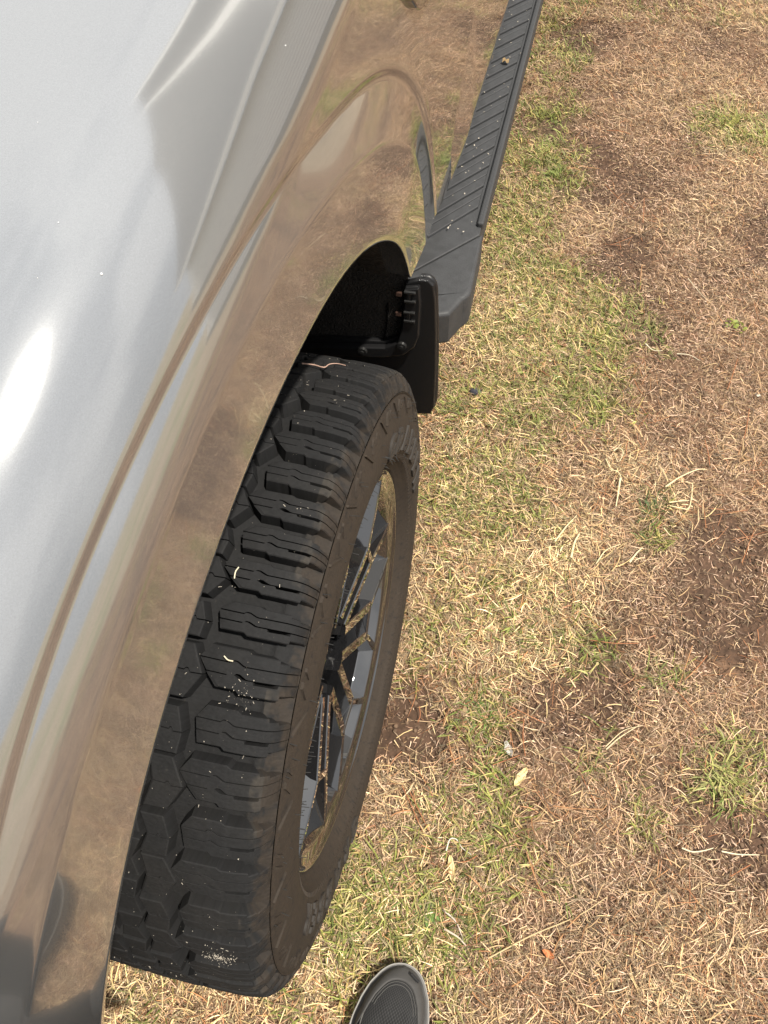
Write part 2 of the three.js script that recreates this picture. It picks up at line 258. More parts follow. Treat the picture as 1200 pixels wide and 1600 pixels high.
/* ---------- running board ---------- */
{
  const Y = .43, T = (u, v) => { const p = G(u, v, Y); return new THREE.Vector2(p.x, -p.z); };
  const rb = new THREE.Group(); rb.name = 'running_board'; truck.add(rb);
  const cnr1 = T(676, 500), c1 = T(692, 494), c2 = T(734, 460), s1 = T(751, 368), far = T(845, 0), oX = .142;
  const cap = new THREE.Shape(); const inX = -.06;
  const seamO = T(752, 363), seamI = T(671, 407), sl = (seamO.y - seamI.y) / (seamO.x - seamI.x), seamIn = new THREE.Vector2(inX, seamI.y + sl * (inX - seamI.x));
  cap.moveTo(inX, c1.y - .0); cap.lineTo(c1.x - .02, c1.y - .002); cap.lineTo(c1.x + .01, c1.y + .01); cap.lineTo(c2.x - .01, c2.y - .012); cap.quadraticCurveTo(c2.x + .002, c2.y, c2.x + .001, c2.y + .02); cap.lineTo(seamO.x + .004, seamO.y - .003); cap.lineTo(seamIn.x, seamIn.y - .003);
  const ext = (s, h, b = .008) => { const g = new THREE.ExtrudeGeometry(s, { depth: h - 2 * b, bevelEnabled: true, bevelSize: b, bevelThickness: b, bevelOffset: -b, bevelSegments: 4, curveSegments: 8 }); g.rotateX(-Math.PI / 2); return g; };
  const cg = ext(cap, .075); cg.translate(0, Y - .075 + .008, 0); mesh('end_cap', cg, stepMat, rb);
  const main = new THREE.Shape(); main.moveTo(seamIn.x, seamIn.y + .001); main.lineTo(oX - .004, seamO.y + .001 + sl * (oX - seamO.x - .004)); main.lineTo(oX - .004, 3.2); main.lineTo(inX, 3.2);
  const mg = ext(main, .066, .003); mg.translate(0, Y - .066 + .003 - .004, 0); mesh('step_board', mg, stepMat, rb);
  // raised rim along the outer edge
  const rim = new RoundedBoxGeometry(.014, .016, 3.2 - seamO.y - .02, 3, .005); rim.translate(oX - .007, Y - .001, -(3.2 + seamO.y + .02) / 2); mesh('step_rim', rim, stepMat, rb);
  // tread pads, one parallelogram each
  const gp = (u, v) => T(u, v), a = gp(687, 333), b2 = gp(750, 300), padSl = (gp(812, 96).y - gp(760, 123).y) / (gp(812, 96).x - gp(760, 123).x);
  const z0 = seamO.y + .082, pitch = (gp(811.5, 96).y - gp(793, 171).y) / 3;
  const xo = oX - .021, xi = -.03, w = pitch * .83;
  const ps = new THREE.Shape(); ps.moveTo(xi, padSl * (xi - xo)); ps.lineTo(xo, 0); ps.lineTo(xo, w * .60); ps.lineTo(xi, w * .60 + padSl * (xi - xo));
  const ps2 = new THREE.Shape(); ps2.moveTo(xi, w * .64 + padSl * (xi - xo)); ps2.lineTo(xo, w * .64); ps2.lineTo(xo, w); ps2.lineTo(xi, w + padSl * (xi - xo));
  const pg = new THREE.ExtrudeGeometry([ps, ps2], { depth: .0025, bevelEnabled: true, bevelSize: .0018, bevelThickness: .0022, bevelOffset: -.0018, bevelSegments: 2 }); pg.rotateX(-Math.PI / 2);
  for (let k = 0; k < 44; k++) { const m = mesh('tread_pad', pg, stepMat, rb); m.position.set(0, Y - .003, -(z0 + k * pitch)); }
  // bits of debris lying on the step
  const br = std([.5, .45, .38], .9); const fl = [];
  for (let k = 0; k < 90; k++) { const z = rr(.9, 2.4), x = rr(.02, .125), f = new THREE.TetrahedronGeometry(rr(.0008, .0024)); f.scale(rr(.6, 3), .5, 1); f.rotateY(rr(0, 6)); f.translate(x, Y + .003, -z); fl.push(f); }
  const fm = mesh('dust_fleck', merge(fl), br, rb); fm.userData.kind = 'stuff';
}

/* ---------- mud flap ---------- */
{
  const Z = -.468, q = (u, v) => { const p = P(u, v, 'z', Z); return new THREE.Vector2(p.x, p.y); };
  const flap = new THREE.Group(); flap.name = 'mud_flap'; truck.add(flap);
  const s = new THREE.Shape([q(636, 444), q(655, 440), q(668, 441), q(675, 448), q(678, 470), q(679.5, 520), q(679, 580), q(676.5, 636), q(671, 646), q(640, 645), q(610, 628), q(560, 620), q(430, 610), q(400, 560), q(440, 532), q(520, 530), q(600, 535), q(622, 528), q(630, 505), q(633, 470)]);
  const g = new THREE.ExtrudeGeometry(s, { depth: .006, bevelEnabled: true, bevelSize: .002, bevelThickness: .002, bevelSegments: 2 }); g.translate(0, 0, Z - .008); mesh('flap_panel', g, blackPlastic, flap);
  const edge = tube([q(657, 441), q(669, 442), q(675.5, 449), q(678, 480), q(679.5, 530), q(679, 585), q(676.5, 634), q(670, 644), q(640, 643)].map((p) => V(p.x - .001, p.y, Z - .011)), .0055, 60, 8); mesh('flap_rim', edge, blackPlastic, flap);
  const bend = [q(636, 447), q(634, 472), q(631, 505), q(624, 527), q(604, 537), q(560, 536), q(500, 534)].map((p) => V(p.x + .008, p.y, Z + .001));
  const inner = new THREE.Shape([q(637, 447), q(655, 446), q(657, 470), q(655, 500), q(654, 520), q(648, 535), q(632, 547), q(600, 551), q(545, 549), q(470, 547), q(470, 537), q(560, 538), q(604, 539), q(624, 531), q(632, 506), q(635, 472)]);
  const ig = new THREE.ExtrudeGeometry(inner, { depth: .005, bevelEnabled: true, bevelSize: .002, bevelThickness: .003, bevelSegments: 3 }); ig.translate(0, 0, Z + .002); mesh('flap_bracket', ig, blackPlastic, flap);
  const ledge = tube([q(637, 446), q(655, 445)].map((p) => V(p.x, p.y, Z + .006)), .003, 6, 6); mesh('bracket_edge', ledge, blackPlastic, flap);
  for (const [u, v] of [[634, 456], [633, 487]]) {       // clips with two bars and rust
    const c = q(u + 9, v), b = [];
    for (const dy of [.008, -.008]) { const x = new RoundedBoxGeometry(.017, .004, .006, 2, .001); x.translate(c.x, c.y + dy, Z + .011); b.push(x); }
    const y = new RoundedBoxGeometry(.005, .016, .004, 2, .001); y.translate(c.x - .002, c.y, Z + .010); b.push(y);
    mesh('clip', merge(b), phys([.02, .02, .02], .4), flap);
    const r = new RoundedBoxGeometry(.009, .007, .004, 2, .001); r.translate(c.x - .017, c.y, Z + .008); mesh('clip_spring', r, std([.04, .017, .010], .9), flap);
  }
  for (const [u, v] of [[630, 533], [569, 541]]) { const c = q(u, v), b = new THREE.CylinderGeometry(.007, .008, .004, 20); b.rotateX(Math.PI / 2); b.translate(c.x, c.y, Z + .012); const k = new THREE.CylinderGeometry(.0032, .0032, .002, 6); k.rotateX(Math.PI / 2); k.translate(c.x, c.y, Z + .0148); mesh('screw', merge([b, k]), phys([.05, .05, .05], .3, { metalness: .6 }), flap); }
}

/* ---------- front wheel ---------- */
const wheel = new THREE.Group(); wheel.name = 'front_wheel'; truck.add(wheel); wheel.position.set(0, .395, 0);
const PR = [[0, .4048], [.03, .4045], [.06, .4035], [.09, .4020], [.107, .4000], [.114, .3980], [.1205, .3925], [.1262, .3840], [.1288, .3735], [.1288, .3722], [.1275, .3712], [.1275, .3695], [.1285, .3685], [.1318, .352], [.1345, .336], [.1352, .322], [.1346, .308], [.1318, .296], [.1272, .287], [.1225, .2825], [.1205, .2808], [.1195, .279], [.117, .2765], [.1125, .2705], [.1085, .268]];
const PU = [0]; for (let i = 1; i < PR.length; i++) PU.push(PU[i - 1] + Math.hypot(PR[i][0] - PR[i - 1][0], PR[i][1] - PR[i - 1][1]));
const uOfR = (r) => { for (let i = 6; i < PR.length - 1; i++) if (PR[i + 1][1] <= r) return lerp(PU[i], PU[i + 1], (PR[i][1] - r) / (PR[i][1] - PR[i + 1][1])); return PU[PU.length - 1]; };
const uOfX = (x) => { for (let i = 0; i < 9; i++) if (PR[i + 1][0] >= x) return lerp(PU[i], PU[i + 1], (x - PR[i][0]) / (PR[i + 1][0] - PR[i][0])); return PU[8]; };
function prof(u) {
  const s = u < 0 ? -1 : 1; u = Math.abs(u); let i = 0; while (i < PU.length - 2 && PU[i + 1] < u) i++;
  const t = clamp((u - PU[i]) / (PU[i + 1] - PU[i]), 0, 1), a = PR[i], b = PR[i + 1], dx = b[0] - a[0], dr = b[1] - a[1], l = Math.hypot(dx, dr);
  return { x: s * lerp(a[0], b[0], t), r: lerp(a[1], b[1], t), nx: s * -dr / l, nr: dx / l };
}
const U8 = PU[8];                                       // end of the tread: the ring line
const depthAt = (u) => { u = Math.abs(u); return u < .108 ? .0155 : u < U8 - .006 ? lerp(.0155, .0075, (u - .108) / (U8 - .006 - .108)) : lerp(.0075, .0010, clamp((u - U8 + .006) / .006, 0, 1)); };
function tp(u, th, drop) { const p = prof(u), x = p.x - p.nx * drop, r = p.r - p.nr * drop; return V(x, r * Math.sin(th), r * Math.cos(th)); }
const UTOT = PU[PU.length - 1];
const tuv = (u, th) => [th / (2 * Math.PI), (u + .14) / (UTOT + .14)];
const rubberTex = (() => {
  const W = 2048, H = 512;
  const col = canvasTex(W, H, (i, j) => {
    const a = i / W * 2 * Math.PI, u = -.14 + (j + .5) / H * (UTOT + .14), cx = Math.cos(a) * 2.52 / 6.283, cy = Math.sin(a) * 2.52 / 6.283;
    const n1 = fbm(cx * 26, cy * 26, u * 26, 4), n2 = fbm(cx * 140, cy * 140, u * 140, 3), n3 = vn(cx * 560, cy * 560, u * 560), n4 = fbm(cx * 9 + 4, cy * 9, u * 30, 3);
    let dust = u < .108 ? .07 * ss(.45, .8, n1) + (n3 > .95 ? .25 : 0) : u < U8 ? ss(.42, .62, n1 * .6 + n2 * .4 + lerp(-.13, .12, (u - .108) / (U8 - .108))) * (.30 + .40 * n2) : .58 + .32 * n4 + .22 * (n2 - .5);
    if (u > U8 && n2 < .3) dust *= .6;
    dust = clamp(dust, 0, 1); const k = .85 + .3 * n3, w = u < .108 ? .9 + .25 * n2 : 1;
    const br = u < .12 ? [.060, .052, .043] : [.052, .040, .030];
    return [lerp(.0165, br[0], dust) * k * w, lerp(.0167, br[1], dust) * k * w, lerp(.0175, br[2], dust) * k * w];
  });
  const bmp = canvasTex(1024, 256, (i, j) => .6 * vn(i / 1.7, j / 1.7, 2) + .4 * fbm(i / 7, j / 7, 5, 3), false); bmp.repeat.set(3, 1);
  return { col, bmp };
})();
const rubber = phys([1, 1, 1], .8, { specularIntensity: .45, map: rubberTex.col, bumpMap: rubberTex.bmp, bumpScale: .0005 });

/* tread: lug positions read off the photograph (variable pitch) */
const TH = [-59.5, -52.5, -45.6, -38.5, -31.6, -25, -18.3, -11.3, -5, 1.2, 7.5, 13.6, 20.4, 27, 34.0, 40.9, 47.9, 55.1, 62.2, 69.2, 74.6, 79.8, 84.8, 90.1, 95.7, 101.4, 106.9, 112.4, 118.0, 123.6, 129.3, 135, 141.4, 148, 155];
while (TH[TH.length - 1] < 293) TH.push(TH[TH.length - 1] + (TH.length % 3 ? 6.2 : 5.4));
const NP = TH.length;
const capBand = (P6a, P6b) => 0;
// one strip of rubber: f(q) gives {u0, u1: cross positions at bottom and top edge, a0, a1: angles}
function stripGeo(samples, f, o = {}) {
  const pos = [], uv = [], idx = [], c = .0009, rows = 6; const cB = o.b || c, cT = o.t || c;
  samples.forEach((q, i) => {
    const e = f(q), r = .4, dr = c / r;
    const end = q === 0 ? 1 : q === 1 ? -1 : 0, inset = end * c, dropE = end ? c : 0;
    const L = [[e.u0 - end * .0022, e.a0 - (cB < c ? 0 : .0016) / r, depthAt(e.u0) + .001], [e.u0, e.a0, cB], [e.u0, e.a0 + cB / r, dropE], [e.u1, e.a1 - cT / r, dropE], [e.u1, e.a1, cT], [e.u1 - end * .0022, e.a1 + (cT < c ? 0 : .0016) / r, depthAt(e.u1) + .001]];
    for (const [u, a, d] of L) { const p = tp(u, a, d); pos.push(p.x, p.y, p.z); const w = tuv(u, a + 2 * Math.PI); uv.push(w[0], w[1]); }
  });
  const n = samples.length;
  for (let i = 0; i < n - 1; i++) for (let j = 0; j < rows - 1; j++) { const a = i * rows + j, b = a + rows; idx.push(a, b, a + 1, b, b + 1, a + 1); }
  for (const b of [0, (n - 1) * rows]) for (let j = 1; j < 3; j++) idx.push(b + j - 1 + 0, b + 5 - j + 1, b + j, b + j, b + 5 - j + 1, b + 5 - j);
  return geo(pos, idx, uv);
}
const lin = (pts, x) => { if (x <= pts[0][0]) return pts[0][1]; for (let i = 0; i < pts.length - 1; i++) if (x <= pts[i + 1][0]) return lerp(pts[i][1], pts[i + 1][1], (x - pts[i][0]) / (pts[i + 1][0] - pts[i][0])); return pts[pts.length - 1][1]; };
// a lug or block: sipes split it into strips; t is measured in pitches, sign mirrors it to the other side
function blockGeo(th0, pitch, tB, tT, left, right, cuts, sg, shoulder) {
  const parts = [], zz = (u, m) => { const k = shoulder ? (u - .046) / .068 : (u - m[0]) / (m[1] - m[0]); return lin(shoulder ? [[.0, 0.01], [.418, .0], [.448, .042], [.5, .040], [.60, -.032], [1, -.02]] : [[.0, 0.01], [.42, .0], [.47, .038], [.55, .034], [.62, -.03], [1, -.02]], k); };
  const lv = [tB, ...cuts, tT], gap = .00045 / .404 / (pitch * deg);
  for (let s = 0; s < lv.length - 1; s++) {
    const lo = lv[s], hi = lv[s + 1], tm = (lo + hi) / 2, L0 = left(tm), R0 = right(tm), base = shoulder ? [...new Set([0, .04, .2, ...[.0745, .0765, .0800, .0815, .0860, .0880, .0975, .0982, .1130, .1136, .1185, .1192, .1240, .1246, U8 - .0065, U8 - .0055].map((u) => (u - L0) / (R0 - L0)), 1])].sort((a, b) => a - b) : [0, .06, .3, .42, .47, .55, .62, .8, .94, 1];
    parts.push(stripGeo(base, (q) => {
      const m = [L0, R0], ub = lerp(L0, R0, q);
      const u0 = lerp(left(lo), right(lo), q), u1 = lerp(left(hi), right(hi), q);
      let t0 = lo, t1 = hi;
      if (s > 0) t0 += zz(ub, m) + gap; else if (shoulder) t0 += lin([[.0765, 0], [.0800, -.06], [.1185, -.06], [.1192, .015], [1, .015]], ub);
      if (s < lv.length - 2) t1 += zz(ub, m) - gap; else if (shoulder) t1 += lin([[.0815, 0], [.0860, -.05], [.1130, -.05], [.1136, -.11], [1, -.13]], ub);
      if (shoulder && s === 0) t1 -= lin([[.0975, 0], [.0982, .055], [.1185, .055], [.1192, 0]], ub);
      if (shoulder && s === lv.length - 2) t1 -= lin([[.1240, 0], [.1246, .05], [1, .05]], ub);
      const A = (t) => (th0 + t * pitch) * deg;
      return sg > 0 ? { u0, u1, a0: A(t0), a1: A(t1) } : { u0: -u0, u1: -u1, a0: A(t0), a1: A(t1) };
    }, { b: s > 0 ? .0002 : 0, t: s < lv.length - 2 ? .0002 : 0 }));
  }
  return toCreasedNormals(merge(parts), .36);
}
{
  // carcass under the blocks and the sidewalls
  const us = []; for (let i = 0; i <= 40; i++) us.push(-U8 + 2 * U8 * i / 40);
  const floorG = sheet(361, us.length, (a, b, i, j) => tp(us[j], a * 2 * Math.PI, depthAt(us[j])), (a, b) => tuv(-U8 + 2 * U8 * b, a * 2 * Math.PI));
  const sw = []; for (let i = 8; i < PU.length; i++) { sw.push(PU[i]); if (i < PU.length - 1 && PU[i + 1] - PU[i] > .006) for (let k = 1; k < 3; k++) sw.push(lerp(PU[i], PU[i + 1], k / 3)); }
  const side = (s) => sheet(361, sw.length, (a, b, i, j) => { let dr = 0; const p = tp(s * sw[j], a * 2 * Math.PI, 0); return p; }, (a, b) => tuv(sw[Math.round(b * (sw.length - 1))], a * 2 * Math.PI));
  const tyre = mesh('tyre', merge([floorG, side(1), side(-1)]), rubber, wheel);
  const hidden = [];
  const put = (vis, g) => { if (vis) mesh('tread_block', g, rubber, wheel); else hidden.push(g); };
  for (let k = 0; k < NP; k++) {
    const th = TH[k], pitch = k + 1 < NP ? TH[k + 1] - th : 360 + TH[0] - th, A = k % 2 === 0, vis = th > 3 && th < 140;
    const left = A ? (t) => lin([[0, .063], [.22, .053], [.46, .0445], [.56, .0455], [.71, .053]], t) : (t) => lin([[0, .0560], [.45, .0515], [.56, .0525], [.67, .060]], t);
    const top = A ? .71 : .67;
    put(vis, blockGeo(th, pitch, 0, top, left, () => U8 - .0006, [top * .33, top * .64], 1, true));
    put(false, blockGeo(th + pitch * .5, pitch, 0, top, left, () => U8 - .0006, [top * .33, top * .64], -1, true));
    const cl = (t) => .0165 + .004 * Math.sin(t * 9), cr = A ? (t) => lin([[-.33, .035], [-.12, .0465], [.2, .0500], [.45, .042], [.68, .037]], t) : (t) => lin([[-.33, .039], [0, .0425], [.3, .041], [.58, .034]], t);
    const b0 = A ? -.30 : -.28, b1 = A ? .66 : .54;
    put(vis, blockGeo(th, pitch, b0, b1, cl, cr, [lerp(b0, b1, .5)], 1, false));
    put(vis && th < 70, blockGeo(th + pitch * .5, pitch, b0, b1, cl, cr, [lerp(b0, b1, .5)], -1, false));
    // middle row
    const ml = (t) => -.0105 - .0035 * Math.sin(t * 8 + 1), mr = (t) => .0105 + .0035 * Math.sin(t * 8 + (A ? 2 : 3));
    put(vis && th < 70, blockGeo(th + pitch * .2, pitch, -.1, .76, ml, mr, [.33], 1, false));
  }
  const hb = mesh('tread_block', merge(hidden), rubber, wheel); hb.userData.kind = 'stuff';
  // raised strokes and slots on the shoulder of the sidewall
  const lug = (u0, u1, a, w, skew, h) => { const pos = [], uv = [], idx = []; const Q = [[u0, a - w, -.001], [u0, a + w, -.001], [u1, a + skew + w, -.001], [u1, a + skew - w, -.001], [u0 + .001, a - w * .8, h], [u0 + .001, a + w * .8, h], [u1 - .001, a + skew + w * .8, h], [u1 - .001, a + skew - w * .8, h]]; for (const [u, th, d] of Q) { const p = tp(u, th, -d); pos.push(p.x, p.y, p.z); uv.push(...tuv(u, th + 6.2832)); } idx.push(4, 5, 6, 4, 6, 7, 0, 1, 5, 0, 5, 4, 1, 2, 6, 1, 6, 5, 2, 3, 7, 2, 7, 6, 3, 0, 4, 3, 4, 7); const g = geo(pos, idx, uv); return toCreasedNormals(g, .3); };
  for (let k = 0; k < NP; k++) {
    const a = (TH[k] + 1.6) * deg; if (TH[k] < -40 || TH[k] > 175) continue;
    const A = k % 2 === 0, u = U8 + .008;
    mesh('sidewall_stroke', merge(A ? [lug(u, u + .014, a, .010, -.03, .0026), lug(u + .002, u + .013, a + .038, .0055, -.02, .0022)] : [lug(u - .001, u + .022, a, .0045, .05, .0024)]), rubber, wheel);
  }
  const bars = [];
  for (let i = 0; i < 200; i++) { const a = i / 200 * Math.PI * 2; bars.push(lug(uOfR(.2925), uOfR(.2865), a, .0022, .006, .0008)); }
  mesh('bead_ribs', merge(bars), rubber, wheel).userData.kind = 'stuff';
  // thin rubber whiskers
  const wh = [];
  for (let i = 0; i < 120; i++) { const a = rr(20, 150) * deg, u = rnd() < .6 ? uOfR(rr(.285, .300)) : rr(U8 + .004, uOfR(.31)), p = prof(u), o = tp(u, a, 0), L = rr(.003, .008), n = V(p.nx, p.nr * Math.sin(a), p.nr * Math.cos(a)); wh.push(tube([o.clone().addScaledVector(n, -.001), o.clone().addScaledVector(n, L * .5), o.clone().addScaledVector(n, L).add(V(rr(-.001, .001), rr(-.001, .001), 0))], .0004, 2, 4)); }
  mesh('vent_whisker', merge(wh), std([.03, .03, .03], .8), wheel).userData.kind = 'stuff';
}
/* raised lettering on the sidewall */
{
  const font = await new FontLoader().loadAsync('fonts/droid/droid_sans_bold.typeface.json');
  const letterM = std([.036, .031, .027], .75);
  const ring = (txt, aStart, h, rMid, spacing) => {
    let a = aStart; 
    for (const ch of txt) {
      if (ch === ' ') { a -= spacing; continue; }
      const g = new TextGeometry(ch, { font, size: h, depth: .0036, curveSegments: 3, bevelEnabled: true, bevelSize: .0007, bevelThickness: .0006, bevelSegments: 1 }); g.computeBoundingBox(); const bb = g.boundingBox, w = (bb.max.x - bb.min.x);
      const p = g.attributes.position, uv = g.attributes.uv, aa = a + (w * 1.2 / 2) / rMid;
      for (let i = 0; i < p.count; i++) { const lx = (p.getX(i) - bb.min.x - w / 2) * 1.2, ly = p.getY(i) - bb.min.y - h / 2, lz = p.getZ(i), r = rMid + ly, u = uOfR(r), th = aa + lx / rMid, q = tp(u, th, .0012 - lz); p.setXYZ(i, q.x, q.y, q.z); uv.setXY(i, ...tuv(u, th + 6.2832)); }
      g.computeVertexNormals(); mesh('raised_letter', g, letterM, wheel); a += (w * 1.2 + .020) / rMid;
    }
  };
  ring('GRABBER', 120 * deg, .032, .314, .08);
  ring('GRABBER', -63 * deg, .032, .314, .08);
}
/* rim */
const gloss = phys([.012, .012, .013], .03, { clearcoat: 1, clearcoatRoughness: 0, ior: 2.1 });
const lathe = (pts, seg = 160) => sheet(seg + 1, pts.length, (a, b, i, j) => V(pts[j][0], pts[j][1] * Math.sin(a * 2 * Math.PI), pts[j][1] * Math.cos(a * 2 * Math.PI)));
{
  const b = []; const prf = [[.1065, .2695], [.1105, .2700], [.1125, .2688], [.1128, .2668], [.1120, .2650], [.1100, .2635], [.1075, .2610], [.1045, .2530], [.1030, .2500], [.1015, .2485], [.100, .2470], [.082, .2370], [.078, .2362], [.02, .236], [-.05, .237], [-.10, .243], [-.12, .258]];
  mesh('rim', lathe(prf), gloss, wheel);
  const fx = (r) => lin([[.0, .082], [.05, .085], [.158, .101], [.215, .1045], [.254, .1050]], r);
  const bar = (a, b, w, dA, dB, dr = .010, c = .0016) => {          // a, b: [radius, tangent] in the spoke's own frame
    const n = 7, pos = [], idx = [], dx = b[0] - a[0], dy = b[1] - a[1], l = Math.hypot(dx, dy), tx = -dy / l, ty = dx / l;
    for (let i = 0; i < n; i++) { const t = i / (n - 1), pr = lerp(a[0], b[0], t), pt = lerp(a[1], b[1], t), d = lerp(dA, dB, t), f = fx(Math.hypot(pr, pt)); for (const [s, k] of [[-w / 2 - dr, -d], [-w / 2, -c], [-w / 2 + c, 0], [w / 2 - c, 0], [w / 2, -c], [w / 2 + dr, -d]]) pos.push(f + k, pr + s * tx, pt + s * ty); }
    for (let i = 0; i < n - 1; i++) for (let j = 0; j < 6; j++) { const p = i * 6 + j, q = i * 6 + (j + 1) % 6; idx.push(p, q, p + 6, q, q + 6, p + 6); }
    for (const e of [0, (n - 1) * 6]) for (let j = 1; j < 5; j++) idx.push(e, e + j, e + j + 1);
    return toCreasedNormals(geo(pos, idx), .3);
  };
  const rN = .158, hN = 9.2 * deg, N1 = [rN * Math.cos(hN), rN * Math.sin(hN)], N2 = [N1[0], -N1[1]], hR = 18.5 * deg, R1 = [.256 * Math.cos(hR), .256 * Math.sin(hR)], R2 = [R1[0], -R1[1]];
  const spokeG = merge([bar([.052, .021], N1, .017, .045, .042, .004), bar([.052, -.021], N2, .017, .045, .042, .004), bar([N1[0], N1[1] + .005], [N2[0], N2[1] - .005], .012, .042, .042, .004), bar(N1, R1, .0105, .042, .034, .013), bar(N2, R2, .0105, .042, .034, .013)]);
  for (const a of [-191, -137, -80, -26, 38, 100]) { const m = mesh('spoke', spokeG, gloss, wheel); m.rotation.x = -(a - 90) * deg; }
  const hub = lathe([[.046, 0], [.046, .046], [.062, .049], [.064, .052], [.064, .060], [.060, .064], [.03, .066], [-.02, .070]], 60); mesh('hub', hub, phys([.004, .004, .005], .5, { specularIntensity: .5 }), wheel);
  const cap = lathe([[.066, 0], [.065, .020], [.060, .027], [.045, .030]], 48); mesh('centre_cap', cap, blackPlastic, wheel);
  for (let k = 0; k < 6; k++) { const n = new THREE.CylinderGeometry(.0055, .0065, .016, 6); n.rotateZ(Math.PI / 2); const a = (k * 60 + 13) * deg; n.translate(.057, .038 * Math.sin(a), .038 * Math.cos(a)); mesh('lug_nut', n, gloss, wheel); }
  mesh('brake_disc', lathe([[.0, .03], [.0, .17], [-.025, .17], [-.025, .03]], 80), phys([.05, .045, .042], .45, { metalness: .9 }), wheel);
  const cal = new RoundedBoxGeometry(.08, .16, .09, 3, .015); cal.rotateX(.3); cal.translate(.0, .03, -.16); mesh('brake_caliper', cal, darkMetal, wheel);
}
/* specks of grass and grit on the tread */
{
  const fl = [], cols = std([.42, .38, .32], .9);
  const add = (u, a) => { const g = rnd() < .14 ? new THREE.BoxGeometry(rr(.0003, .0006), .0004, rr(.001, .0035)) : new THREE.TetrahedronGeometry(.00022 + .0007 * rnd() ** 3); g.rotateY(rr(0, 6)); g.rotateX(rr(-.4, .4)); const p = prof(u), o = tp(u, a, -.0002); g.applyMatrix4(new THREE.Matrix4().makeRotationX(Math.PI / 2 - a)); g.translate(o.x, o.y, o.z); fl.push(g); };
  for (let i = 0; i < 430; i++) { const u = rr(-.045, .108), a = rr(8, 132); if (fbm(u * 40, a * .2, 3, 3) + .25 * rnd() > .52) add(u, a * deg); }
  for (let i = 0; i < 200; i++) { const r1 = rnd() * rnd() * .022, q = rr(0, 6.28); add(.088 + r1 * Math.cos(q) * 1.2, (21 + 57 * r1 * Math.sin(q) / .4 * 1.2) * deg); }
  for (let i = 0; i < 50; i++) add(rr(.075, .1), (61.8 + rr(-1.5, 1.5) + rr(-1, 1)) * deg);
  mesh('grit', merge(fl), cols, wheel).userData.kind = 'stuff';
}
/* specks on the paint */
{
  const fl = [];
  for (let i = 0; i < 13; i++) { const v = 1.09 + .14 * rnd(), z = rr(-.3, .34), c = body(v, z, .0002), g = new THREE.SphereGeometry(rr(.0002, .0005) * (rnd() < .1 ? 1.8 : 1), 6, 4); g.translate(c.x, c.y, c.z); fl.push(g); }
  mesh('lint_speck', merge(fl), std([.8, .8, .8], .7), truck).userData.kind = 'stuff';
}

